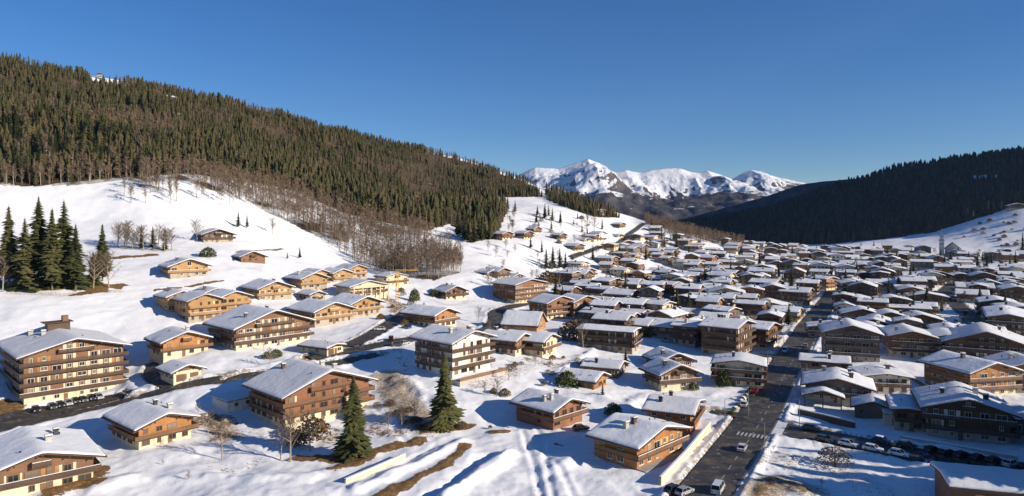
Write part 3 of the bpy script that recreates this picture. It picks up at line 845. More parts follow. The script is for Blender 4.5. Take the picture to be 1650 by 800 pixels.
# ------------------------------------------------------------------ buildings
_win = {}
def win_mesh(w, h, fr, kind):
    """kind 2: frame and pane separate meshes; kind 1: one mesh"""
    key = (round(w, 2), round(h, 2), fr.name, kind)
    if key in _win: return _win[key]
    t = .11; f = MB()
    f.box(-w/2, -w/2+t, -.09, .06, 0, h); f.box(w/2-t, w/2, -.09, .06, 0, h)
    f.box(-w/2+t, w/2-t, -.09, .06, 0, t); f.box(-w/2+t, w/2-t, -.09, .06, h-t, h)
    f.box(-.04, .04, -.07, .05, t, h-t)
    f.box(-w/2-.08, w/2+.08, -.16, .05, -.09, -.004)
    p = MB(); p.box(-w/2+t, w/2-t, -.035, .03, t, h-t, 1 if kind == 1 else 0)
    if kind == 1:
        f.v_off = len(f.v)
        n = len(f.v); f.v += p.v; f.f += [tuple(i+n for i in q) for q in p.f]; f.m += p.m
        r = (f.mesh('window', [fr, GLASS]), None)
    else: r = (f.mesh('window', fr), p.mesh('pane', GLASS))
    _win[key] = r; return r
_box = {}
def box_mesh(name, w, h, t, mat):
    key = (name, round(w, 2), round(h, 2), t, mat.name)
    if key not in _box:
        b = MB(); b.box(-w/2, w/2, -t, .04, 0, h); _box[key] = b.mesh(name, mat)
    return _box[key]
CAR_GARAGE = wood('garage door timber', (0.16, 0.09, 0.05))

def T(x, y, z, rz=0): return Matrix.Translation((x, y, z)) @ Matrix.Rotation(rz, 4, 'Z')

def snow_slab(W, y0, y1, he_r, tp, t, rr, seams=2, holes=()):
    """snow lying on a two-slope roof: half width W, ridge height he_r, slope tp; soft rounded rim, drips and lumps"""
    ex = [0, .12, .35, .8]; xs = sorted(set([-W+e for e in ex]+[W-e for e in ex]+list(np.linspace(-W+1.3, W-1.3, max(5, int(W*1.1))))+[0]))
    ys = sorted(set([y0+e for e in ex]+[y1-e for e in ex]+list(np.linspace(y0+1.3, y1-1.3, max(4, int((y1-y0)*.55))))))
    X, Y = np.meshgrid(np.array(xs), np.array(ys), indexing='ij'); sx, sy = rr.uniform(0, 900), rr.uniform(0, 900)
    ed = np.minimum(W-np.abs(X), np.minimum(Y-y0, y1-Y))
    th = t*(0.62+0.38*sstep(0, .5, ed))*(1+0.6*fbm((X+sx)/3.5, (Y+sy)/3.5, 3, 2)) + .06*fbm((X+sx)/1.1, (Y+sy)/1.1, 2, 5)
    th = np.maximum(th, .06)
    for hx, hy, hr in holes: th -= (th+.06)*1.15*np.exp(-(((X-hx)/hr)**2+((Y-hy)/hr)**2))
    th = np.maximum(th, -.05)
    base = he_r-np.sqrt(X**2+.25)*tp+.5*tp
    Z = base+th
    lip = .10*fbm((Y+sy)/2.0, (X+sx)/9.0, 3, 7)*(1-sstep(0, .4, W-np.abs(X)))
    XX = X+np.sign(X)*(lip+.05*(ed < .01)); nx, ny = X.shape
    V = np.stack([XX.ravel(), Y.ravel(), Z.ravel()], 1).tolist(); Fq = []
    for i in range(nx-1):
        for j in range(ny-1):
            a = i*ny+j; Fq.append((a, a+ny, a+ny+1, a+1))
    rim = [i*ny for i in range(nx)]+[(nx-1)*ny+j for j in range(1, ny)]+[i*ny+ny-1 for i in range(nx-2, -1, -1)]+[j for j in range(ny-2, 0, -1)]
    b0 = len(V)
    for r in rim:
        i, j = divmod(r, ny); V.append([XX[i, j], Y[i, j], base[i, j]-.02])
    for k in range(len(rim)):
        k2 = (k+1) % len(rim); Fq.append((rim[k2], rim[k], b0+k, b0+k2))
    me = bpy.data.meshes.new('snow_cover'); me.from_pydata(V, [], Fq); me.materials.append(SNOW)
    me.polygons.foreach_set('use_smooth', [True]*len(Fq)); me.update()
    return me

def volume(root, w, l, st, style='brown', off=(0, 0), turn=0.0, sh=2.8, pitch=18, ov=1.4, nlow=1, detail=2, balc=None, wrap=True, chim=1, t=.34,
           panels=.35, rr=None, sides=(1, 1), colw=3.0, fr=None, foot=5.0, ovy=None, snow=True, wins=True, zoff=0.0, gar=0, gable_open=False):
    rr = rr or random.Random(int(w*100+l*10+st))
    up, low, rail, inf = STYLES[style]
    fr = fr or (FR_W if rr.random() < .55 else FR_B)
    M0 = T(off[0], off[1], zoff, turn)
    tp = math.tan(R(pitch)); he = st*sh; hr = he+w/2*tp; ovy = ov if ovy is None else ovy
    zl = min(nlow, st)*sh
    if nlow > 0:
        b = MB(); b.box(-w/2, w/2, -l/2, l/2, -foot, zl); b.build('wall', low, root, M0)
    e = .04; b = MB()
    z0 = zl+.004 if nlow > 0 else -foot
    b.extrude_y([(-w/2-e, z0), (w/2+e, z0), (w/2+e, he), (0, hr), (-w/2-e, he)], -l/2-e, l/2+e)
    b.build('upper_wall' if nlow > 0 else 'wall', up, root, M0)
    # roof deck, fascia and purlins
    W = w/2+ov; Y0, Y1 = -l/2-ovy, l/2+ovy*.8; td = .22
    b = MB(); zo = he-ov*tp+.02
    b.extrude_y([(-W, zo), (0, hr+.02), (W, zo), (W, zo+td), (0, hr+.02+td), (-W, zo+td)], Y0, Y1)
    if detail >= 2:
        for f in (-.96, -.5, 0, .5, .96):
            x = f*w/2; z = hr-abs(x)*tp-.14
            b.box(x-.12, x+.12, Y0+.1, -l/2-.05, z-.28, z)
        for sx in (-1, 1):
            b.extrude_y([(sx*W, zo-.12), (sx*W, zo+td+.05), (sx*(W+.06), zo+td+.05), (sx*(W+.06), zo-.12)][::sx], Y0, Y1)
    roof = b.build('roof', W_EAVE, root, M0)
    holes = []; ch = []
    for k in range(chim):
        cx = rr.choice((-1, 1))*w*rr.uniform(.1, .3); cy = rr.uniform(-.25, .35)*l; holes.append((cx-.3, cy, 1.0)); ch.append((cx, cy))
    if detail >= 2:
        for k in range(5): holes.append((rr.uniform(-.95, .95)*W, rr.uniform(-.5, .5)*l, rr.uniform(.25, .6)))
    if snow:
        ins = rr.uniform(.05, .3); me = snow_slab(W-ins, Y0+ins*.8, Y1-.03, hr+.02+td, tp, t, rr, holes=holes); link('snow_cover', me, roof)
    for cx, cy in ch:
        zc = hr-abs(cx)*tp; b = MB(); cw = rr.uniform(.4, .65)
        b.box(cx-cw, cx+cw, cy-.45, cy+.45, zc-.2, zc+1.5); b.box(cx-cw-.12, cx+cw+.12, cy-.57, cy+.57, zc+1.503, zc+1.62)
        for q in (-1, 1): b.box(cx+q*cw*.6-.1, cx+q*cw*.6+.1, cy-.3, cy+.3, zc+1.623, zc+1.85)
        b.box(cx-cw-.14, cx+cw+.14, cy-.6, cy+.6, zc+1.853, zc+1.95)
        b.build('chimney', rr.choice([P_GREY, W_DARK, METAL]), roof)
        if snow: b = MB(); b.box(cx-cw-.1, cx+cw+.1, cy-.55, cy+.55, zc+1.953, zc+2.15); b.build('chimney_snow', SNOW, roof)
    if detail >= 1:
        for k in range(rr.choice((1, 2, 2, 3))):
            vx = rr.choice((-1, 1))*w*rr.uniform(.08, .42); vy = rr.uniform(-.4, .4)*l; vz = hr-abs(vx)*tp; b = MB()
            b.tube((vx, vy, vz), (vx, vy, vz+t+rr.uniform(.5, .9)), .14, .14, 6); b.tube((vx, vy, vz+t+.6), (vx, vy, vz+t+.7), .26, .2, 6); b.build('roof_vent', METAL, roof)
    if detail == 0:
        kind = 1
    kind = 2 if detail >= 2 else 1
    # windows, infill panels, doors
    def put_win(x, y, z, rz, ww, wh):
        fm, pm = win_mesh(ww, wh, fr, kind)
        o = link('window', fm, root, M0 @ T(x, y, z, rz))
        if pm: link('pane', pm, o)
    eps = .05
    nwin = [0, 0]
    def side(length, rz, place, gable, dens):
        n = max(1, int(length/colw)); cw = length/n
        for s in range(st+(1 if gable else 0)):
            z = s*sh
            for i in range(n):
                c = -length/2+(i+.5)*cw
                if s == st and (hr-abs(c)*tp-z) < 2.35+.3: continue
                if gable and s < st and False: continue
                x, y = place(c)
                rv = rr.random()
                if rv > dens-(.08 if detail else 0): continue
                if s == 0 and gar and gable and i < gar:
                    link('garage_door', box_mesh('garage_door', min(2.6, cw*.85), 2.2, .06, CAR_GARAGE), root, M0 @ T(x, y, 0.02, rz)); continue
                tall = gable and s > 0 and rr.random() < .7
                wh = 2.0 if tall else 1.25; zz = z+(.12 if tall else .95)
                ww = min(cw*.84, rr.choice((.9, 1.1, 1.5, 1.9, 2.5)))
                if nwin[0] < 95: put_win(x, y, zz, rz, ww, wh); nwin[0] += 1
                if detail >= 2 and rr.random() < panels and nwin[1] < 90 and s > 0:
                    rest = cw-ww-.5
                    if rest > .5:
                        nwin[1] += 1
                        m = rr.choice(inf); d = ww/2+.1+rest*.25
                        pw = min(rest*.6, 1.3)
                        for sg in (-1, 1):
                            if abs(c+sg*(d+pw/2)) < length/2-.1:
                                x2, y2 = place(c+sg*(d+pw*.2))
                                link('panel', box_mesh('panel', pw*.8, min(2.1, sh-.5), .03, m), root, M0 @ T(x2, y2, z+.1, rz))
    if wins:
        side(w, 0, lambda c: (c, -l/2-eps), True, .95)
        if sides[0]: side(l, R(-90), lambda c: (-w/2-eps, -c), False, .8 if detail else .6)
        if sides[1]: side(l, R(90), lambda c: (w/2+eps, c), False, .8 if detail else .5)
    # balconies: one per storey across the front, wrapped round the sides when asked
    if balc is None: balc = range(1, st+(1 if (hr-he) > 2.6 else 0))
    for s in balc:
        z = s*sh-.05; b = MB(); d = 1.35
        half = w/2 if s < st else max(1.5, (hr-z-2.2)/tp*.9)
        half = min(half, w/2)
        x0, x1 = -half, half
        ws = wrap and s < st
        xa, xb = (x0-d if ws else x0), (x1+d if ws else x1)
        b.box(xa, xb, -l/2-d, -l/2-.045, z-.16, z)
        yb = l/2*.85
        if ws:
            b.box(xa, x0-.045, -l/2-.04, yb, z-.16, z); b.box(x1+.045, xb, -l/2-.04, yb, z-.16, z)
        rl = MB()
        def fence_x(a, c, y):
            rl.box(a, c, y-.035, y+.035, z+.92, z+1.03)
            if detail >= 1:
                rl.box(a, c, y-.02, y+.02, z+.62, z+.86); rl.box(a, c, y-.02, y+.02, z+.34, z+.57); rl.box(a, c, y-.02, y+.02, z+.08, z+.29)
            else: rl.box(a, c, y-.02, y+.02, z+.08, z+.9)
        def fence_y(x, a, c):
            rl.box(x-.035, x+.035, a, c, z+.92, z+1.03)
            if detail >= 1:
                rl.box(x-.02, x+.02, a, c, z+.62, z+.86); rl.box(x-.02, x+.02, a, c, z+.34, z+.57); rl.box(x-.02, x+.02, a, c, z+.08, z+.29)
            else: rl.box(x-.02, x+.02, a, c, z+.08, z+.9)
        fence_x(xa+.06, xb-.06, -l/2-d+.07)
        if ws: fence_y(xa+.05, -l/2-d+.12, yb); fence_y(xb-.05, -l/2-d+.12, yb)
        else: fence_y(xa+.05, -l/2-d+.12, -l/2-.05); fence_y(xb-.05, -l/2-d+.12, -l/2-.05)
        if detail >= 2:
            k = max(2, int((xb-xa)/3.2))
            for i in range(k+1):
                x = xa+.09+(xb-xa-.18)*i/k; rl.box(x-.06, x+.06, -l/2-d+.01, -l/2-d+.15, z-.1, min(z+1.1, z+1.1))
        bo = b.build('balcony', W_DARK if style != 'honey' else W_HONEY, root, M0)
        rl.build('railing', rail, bo)
        if detail >= 2 and rr.random() < .5:
            sb = MB(); sb.box(xa+.1, xb-.1, -l/2-d+.02, -l/2-d+.13, z+1.034, z+1.14); sb.build('railing_snow', SNOW, bo)
    if detail >= 2 and nlow > 0:
        link('door', box_mesh('door', 1.1, 2.1, .07, W_BROWN), root, M0 @ T(w*.5*rr.uniform(-.2, .2), -l/2-.01, 0.02))
    return hr

BUILT = []   # (x, y, radius, label, px, py)
def solve_w(Pf, a, span):
    d = Vector((math.cos(a), math.sin(a)))
    lo, hi = 3.0, 60.0
    for _ in range(40):
        w = (lo+hi)/2; p = Pf.xy-d*w/2; q = Pf.xy+d*w/2
        if p.y < 40 or q.y < 40: hi = w; continue
        s = abs(F*q.x/q.y-F*p.x/p.y)
        if s < span: lo = w
        else: hi = w
    return min(max(w, 5), 45)
def site(name, label, cat, px, py, a, w, l, span=None, group=None):
    """stand a building with its front gable foot at this ground point, front turned by a degrees"""
    Pf = spot(px, py); a = R(a)
    if span: w = solve_w(Pf, a, span)
    nb = Vector((-math.sin(a), math.cos(a)))
    c = Pf.xy+nb*l/2
    e = empty(name, (c.x, c.y, Pf.z), a)
    tag(e, label, cat, group)
    BUILT.append((c.x, c.y, max(w, l)/2, label, *proj(c.x, c.y, Pf.z+3)))
    return e, w
def house(label, px, py, a, l, st, style='brown', w=None, span=None, cat='chalet', name='chalet', group=None, **kw):
    e, w = site(name, label, cat, px, py, a, w, l, span, group)
    volume(e, w, l, st, style, rr=random.Random(int(px*7+py*13)), **kw)
    return e

# --- foreground, left
e = house('six-storey brown and cream apartment block with balconies on every floor beside the parking area', 122, 642, 45, 33, 5, 'block', span=160, cat='apartment block', name='apartment_block',
          sh=3.0, pitch=15, ov=2.2, chim=2, panels=.9, t=.35, balc=range(1, 6), colw=3.3)
b = MB(); b.box(-3, 3.5, 6, 10, 17.5, 21.2); b.build('lift_housing', W_DARK, e)
b = MB(); b.box(-4.2, 4.4, 5.2, 10.8, 21.21, 21.4); b.build('lift_roof', W_EAVE, e); b = MB(); b.box(1.5, 3.2, 7, 9, 21.41, 23.2); b.build('chimney', W_BROWN, e)
house('orange timber chalet on a white base alone in the snow field below the curving road', 267, 716, 50, 17, 2, 'orange', span=84, pitch=18, ov=1.9, nlow=1, balc=(1,), chim=2, panels=.2)
house('large chalet with a long balcony cut by the bottom left corner', 66, 796, 42, 20, 2, 'brown', span=176, pitch=16, ov=2.2, nlow=1, chim=2, sh=3.0, cat='chalet', panels=.5)
house('bright orange gabled chalet with a balcony beside the curl of the driveway', 300, 574, 45, 14, 2, 'orange', span=72, pitch=20, ov=1.6, chim=1, balc=(1, 2))
house('small brown garage chalet at the fork of driveway and road', 302, 613, 48, 10, 1, 'brown', span=44, sh=3.2, pitch=20, ov=1.4, chim=0, balc=(), gar=2, cat='garage', name='garage_chalet', wrap=False)
house('wide cream chalet with dark slatted balconies above the curving road', 442, 558, 47, 22, 3, 'block', span=118, sh=2.7, pitch=19, ov=2.0, chim=2, panels=.9, nlow=1)
house('four-storey chalet with orange gable and stacked brown balconies behind the tall spruce', 530, 674, 46, 20, 3, 'red', span=134, sh=2.9, pitch=19, ov=2.0, chim=3, panels=.7)
e, w_ = site('garage', 'low white flat-roofed garage against the stacked-balcony chalet', 'garage', 405, 658, 50, 8, 13)
b = MB(); b.box(-6, 6, -4.5, 4.5, -4, 2.6); b.build('wall', P_WHITE, e)
b = MB(); b.box(-6.5, 6.5, -5, 5, 2.604, 2.85); rf = b.build('roof', W_EAVE, e); link('snow_cover', snow_slab(6.45, -4.95, 4.95, 2.9, .02, .3, rg), rf)
for x in (-3.5, 0, 3): link('window', win_mesh(1.1, .9, FR_B, 1)[0], e, T(x, -4.55, 1.1))
e, w_ = site('apartment_chalet', 'white and dark timber apartment chalet with a four-storey balcony front behind the lone spruce', 'apartment chalet', 760, 602, 48, 18, 18)
volume(e, 17, 18, 4, 'white', sh=2.75, pitch=17, ov=1.8, nlow=1, chim=2, panels=.8, rr=random.Random(3), fr=FR_B)
b = MB(); b.box(-11, 11, -15, -11.6, -4, .2); b.build('terrace', P_GREY, e)
b = MB(); b.box(-11, 11, -15.1, -15.02, .2, 1.2); b.build('terrace_railing', W_BROWN, e)
house('brown chalet with wood-clad gable alone at the head of the ski tracks', 915, 686, 45, 13.5, 2, 'red', w=12, pitch=18, ov=1.7, nlow=0, chim=3, balc=(1,), sh=2.6)
e, w_ = site('chalet', 'broad snow-roofed chalet with stepped orange balconies above the retaining wall', 'chalet', 1064, 742, 45, 19, 12)
volume(e, 19, 12, 2, 'orange', pitch=14, ov=1.8, nlow=0, chim=2, rr=random.Random(4), balc=(1,), sh=2.8)
b = MB(); b.box(-9.5, 9.5, -8.4, -6.1, -4, .35); b.build('terrace', CONC, e)
house('orange timber chalet with one square snow roof just above the stepped-balcony chalet', 1120, 687, 65, 11.5, 2, 'orange', w=14, pitch=13, ov=1.5, nlow=0, chim=2, balc=(1,), sh=2.6)
house('small brown chalet with lit orange gable beside the round bushes', 967, 626, 58, 12, 1, 'orange', w=9.5, sh=3.2, pitch=20, ov=1.4, nlow=0, chim=0, balc=())
house('low chalet with a bare square snow roof directly behind the small orange-gabled one', 1001, 603, 66, 12, 1, 'brown', w=10, sh=2.8, pitch=16, ov=1.3, nlow=0, chim=1, balc=())
house('brown chalet with small front gable, rear one of the pair above the snowy yard', 1090, 594, 18, 11, 1, 'brown', w=12, sh=3.0, pitch=22, ov=1.6, chim=1, balc=(1,), nlow=0)
house('cream-based brown chalet with small front gable, nearer one of the pair above the snowy yard', 1094, 628, 18, 11, 2, 'brown', w=13, sh=2.7, pitch=22, ov=1.7, chim=1, balc=(1, 2))
house('dark timber hotel block with four lit balcony rows beside the main road', 1199, 572, 52, 14, 4, 'dark', w=18, sh=2.9, pitch=12, ov=1.5, chim=3, cat='hotel', name='hotel', panels=.8)
house('snow-roofed brown chalet hotel directly behind the dark balcony hotel', 1244, 560, 52, 18, 3, 'brown', w=15, sh=2.8, pitch=14, ov=1.5, chim=2, cat='hotel', name='hotel')
house('three-storey cream house with wooden balconies at the road corner behind a green tree', 1190, 624, -20, 12, 3, 'cream', w=15, sh=2.5, pitch=10, ov=1.4, chim=1, nlow=2)
house('long flat-roofed apartment block with one white end wall amid bare trees', 1024, 566, 66, 22, 3, 'dark', w=11, sh=2.7, pitch=5, ov=1.0, chim=0, cat='apartment block', name='apartment_block', fr=FR_B)
house('cream gabled chalet with a round stone terrace, right one of the joined pair', 886, 572, 60, 17, 2, 'cream', w=12, sh=2.8, pitch=18, ov=1.4, chim=0, panels=.4)
house('brown chalet with cream base, left one of the joined pair by the lane', 842, 570, 60, 15, 2, 'brown', w=11, sh=2.7, pitch=18, ov=1.4, chim=1)
house('hall with a tall plain snow roof facing the viewer below the road bend', 872, 532, 72, 16, 1, 'orange', w=15, sh=3.0, pitch=33, ov=1.0, chim=0, nlow=0, balc=(), cat='hall', name='hall')
house('red-brown apartment building with cream panels, left half of the twin-gabled pair', 905, 514, 38, 14, 3, 'red', span=46, sh=2.8, pitch=17, ov=1.2, chim=0, panels=1)
house('red-brown apartment building with cream panels, right half of the twin-gabled pair', 945, 512, 38, 14, 3, 'red', span=40, sh=2.8, pitch=17, ov=1.2, chim=0, panels=1)
house('four-storey orange and white balcony apartment block standing free on the snow slope', 855, 488, 42, 20, 4, 'red', span=48, sh=2.8, pitch=12, ov=1.6, chim=1, panels=1, cat='apartment block', name='apartment_block')
house('brown timber chalet with lit gable at the bend of the upper lane', 718, 528, 52, 19, 2, 'orange', w=13, pitch=19, ov=1.7, chim=1, sh=2.9)
house('brown roadside chalet with lumpy snow roof at the foot of the bare wood', 735, 483, 35, 13, 2, 'brown', w=13, pitch=22, ov=1.6, chim=2, sh=2.5)
house('honey timber chalet with balconies, left one of the pair joined at the upper lane', 538, 522, 47, 20, 2, 'honey', span=60, sh=2.9, pitch=19, ov=1.7, chim=1)
house('honey timber chalet with balconies, right one of the pair joined at the upper lane', 590, 509, 47, 18, 2, 'honey', span=46, sh=2.9, pitch=19, ov=1.7, chim=0)
e, w_ = site('chalet_residence', 'large new honey timber residence with two linked gables on the snow field', 'chalet', 356, 514, 47, 16, 15)
for i, (ox, oy, zz) in enumerate(((-6.6, 0, 0), (6.6, 1.0, 0))):
    volume(e, 13.2, 15, 3, 'honey', off=(ox, oy), pitch=19, ov=1.3 if i else 1.3, chim=0, panels=.5, rr=random.Random(20+i), nlow=1, wrap=False, fr=FR_B, zoff=zz)
for i, (ox, oy) in enumerate(((-9.5, 14), (5.5, 14.5))):
    volume(e, 12, 12, 3, 'honey', off=(ox, oy), pitch=19, ov=1.3, chim=1, panels=.3, rr=random.Random(25+i), nlow=1, wrap=False, balc=(), zoff=.6)
house('honey timber chalet with dark side wall right of the twin-gabled residence', 444, 484, 44, 17, 2, 'honey', span=52, sh=2.9, pitch=20, ov=1.6, chim=1)
house('honey timber chalet with lit gable uphill of the small honey cabin', 507, 466, 44, 16, 2, 'honey', span=40, sh=2.8, pitch=20, ov=1.6, chim=1)
house('small honey timber cabin between two larger chalets above the joined pair', 512, 485, 44, 11, 1, 'honey', span=24, sh=3.0, pitch=20, ov=1.2, chim=0, balc=())
e, w_ = site('chalet_residence', 'stepped cluster of three honey timber gables under the edge of the bare wood', 'chalet', 555, 456, 45, 14, 13)
for i, (ox, oy, zz) in enumerate(((-13, 3, 0), (-2, -1, 0), (11, 4, 1.5))):
    volume(e, 11.5, 14, 2, 'honey', off=(ox, oy), pitch=20, ov=1.3, chim=0, panels=.4, rr=random.Random(40+i), nlow=1, wrap=False, zoff=zz)
e, w_ = site('unfinished_house', 'unfinished cream house with open columns beside the yellow crane', 'house', 596, 480, 42, 15, 17)
volume(e, 21, 15, 2, 'cream', pitch=14, ov=1.2, chim=0, rr=random.Random(50), nlow=2, panels=.2, sh=2.9, balc=(1,), wrap=False)
b = MB()
for k in range(5): b.box(-10+k*5-.2, -10+k*5+.2, -10.4, -10, -3, 5.6)
b.box(-10.6, 10.6, -10.6, -9.6, 5.604, 5.9); b.build('portico', P_CREAM, e)
e, w_ = site('unfinished_house', 'half-built cream house with bare floor slabs right of the crane', 'house', 640, 462, 45, 12, 12)
volume(e, 15, 12, 2, 'cream', pitch=14, ov=.8, chim=0, rr=random.Random(51), nlow=2, sh=2.9, balc=(1, 2), wrap=False)
house('honey timber chalet alone on the meadow below the dark spruces', 305, 447, 40, 15, 2, 'honey', span=60, sh=2.8, pitch=20, ov=1.8, chim=1, balc=(1,))
house('dark old farmhouse with a bright snow roof highest on the meadow', 352, 392, 35, 19, 2, 'dark', w=17, sh=2.7, pitch=19, ov=1.8, chim=0, nlow=1)
house('small dark hay barn with snow roof below the old farmhouse', 408, 423, 38, 13, 1, 'brown', w=13, sh=3.2, pitch=22, ov=1.5, chim=0, nlow=0)
house('little garage with a thick snow roof on the plaza by the road', 540, 571, 60, 13, 1, 'brown', w=8, sh=2.6, pitch=12, ov=1.1, chim=0, balc=(), cat='garage', name='garage_chalet', gar=1)
# --- along the right side
house('grey-brown apartment chalet with glazed gable front right of the main road', 1373, 584, -20, 18, 4, 'grey', span=88, sh=2.8, pitch=17, ov=1.5, chim=2, panels=.5, cat='apartment chalet', name='apartment_chalet', wrap=False)
house('brown apartment chalet with broad dark gable behind the open snowy yard', 1470, 577, -18, 18, 3, 'brown', span=72, sh=2.8, pitch=15, ov=1.6, chim=1, wrap=False)
house('white-panelled wing between the broad dark gable and the big right-hand roof', 1532, 580, -22, 16, 3, 'white', w=15, sh=2.7, pitch=12, ov=1.2, chim=0, wrap=False)
house('large hip-like snow roof of a dark hotel behind the honey-balconied chalet', 1590, 592, -30, 24, 3, 'dark', w=26, sh=2.9, pitch=19, ov=1.8, chim=1, cat='hotel', name='hotel')
house('square house with a single clean snow roof right beside the main road', 1366, 607, 66, 15, 2, 'grey', w=10, sh=2.7, pitch=14, ov=1.2, chim=2, balc=())
house('wide low-gabled chalet with its bright snow slope tilted to the right', 1350, 650, -24, 15, 2, 'grey', w=18, sh=2.5, pitch=15, ov=1.6, chim=3, wrap=False)
e, w_ = site('canopy', 'open timber canopy with a gabled snow roof at the street corner', 'canopy', 1326, 655, -22, 11, 7)
b = MB()
for x in (-5, 0, 5):
    for y in (-3, 3): b.box(x-.15, x+.15, y-.15, y+.15, -2, 2.9)
b.build('posts', W_DARK, e)
b = MB(); b.extrude_y([(-6, 2.6), (0, 4.5), (6, 2.6), (6, 2.8), (0, 4.7), (-6, 2.8)], -4, 4); rf = b.build('roof', W_EAVE, e); link('snow_cover', snow_slab(5.95, -3.95, 3.95, 4.72, .31, .45, rg), rf)
e = house('white house with dark eaves and a lower balcony in the middle of the snowy yard', 1428, 636, -10, 11, 2, 'white', w=14, sh=2.8, pitch=8, ov=1.3, chim=1, nlow=2, wrap=False, fr=FR_B)
house('small grey gatehouse chalet with a snow cap beside the parked cars', 1408, 674, -26, 8, 1, 'grey', w=9.5, sh=2.9, pitch=19, ov=1.2, chim=0, balc=(), nlow=0)
e, w_ = site('chalet_hotel', 'big dark chalet hotel with split snow roof and long balconies above the parked cars', 'hotel', 1560, 712, -24, 24, 17)
volume(e, 17.5, 17, 3, 'dark', pitch=17, ov=2.0, chim=3, rr=random.Random(61), nlow=1, panels=.3, sh=2.7)
volume(e, 7, 14, 2, 'dark', off=(-12.5, 2), pitch=7, ov=1.2, chim=0, rr=random.Random(62), nlow=1, sh=2.8, balc=(1,), wrap=False)
volume(e, 9, 12, 2, 'grey', off=(14, 1), pitch=14, ov=1.0, chim=0, rr=random.Random(63), nlow=1, sh=2.7, balc=(1,), wrap=False)
e, w_ = site('annex', 'low pale concrete annex with snow on its flat roof left of the big dark hotel', 'annex', 1462, 688, -24, 10, 7)
b = MB(); b.box(-5.5, 5.5, -3.5, 3.5, -4, 2.9); b.build('wall', P_CREAM, e); b = MB(); b.box(-5.8, 5.8, -3.8, 3.8, 2.904, 3.1); rf = b.build('roof', W_EAVE, e)
link('snow_cover', snow_slab(5.75, -3.75, 3.75, 3.13, .02, .35, rg), rf); link('door', box_mesh('door', 1.2, 2.1, .06, W_DARK), e, T(2.5, -3.51, 0))
house('chalet with honey-lit balconies on its right gable behind the big dark hotel', 1600, 640, 12, 18, 3, 'orange', w=17, sh=2.7, pitch=17, ov=1.8, chim=1, panels=.6)
house('brown house with lit gable cut by the right edge of the photo', 1668, 636, -10, 14, 3, 'brown', w=16, sh=2.7, pitch=17, ov=1.5, chim=1)
e = site('long_shed', 'long dark building with a thick lumpy snow roof in the bottom right corner', 'building', 1640, 860, -20, 40, 12)[0]
e.location = (101, 131, -.5); e.rotation_euler = (0, 0, R(-17))
volume(e, 11, 46, 2, 'brown', off=(6, 0), turn=R(90), pitch=7, ov=.9, chim=1, rr=random.Random(71), nlow=0, sh=3.3, balc=(1,), wrap=True, t=.6)
BUILT.append((100, 133, 22, 'x', 1600, 780)); BUILT.append((120, 130, 22, 'x', 1700, 780))
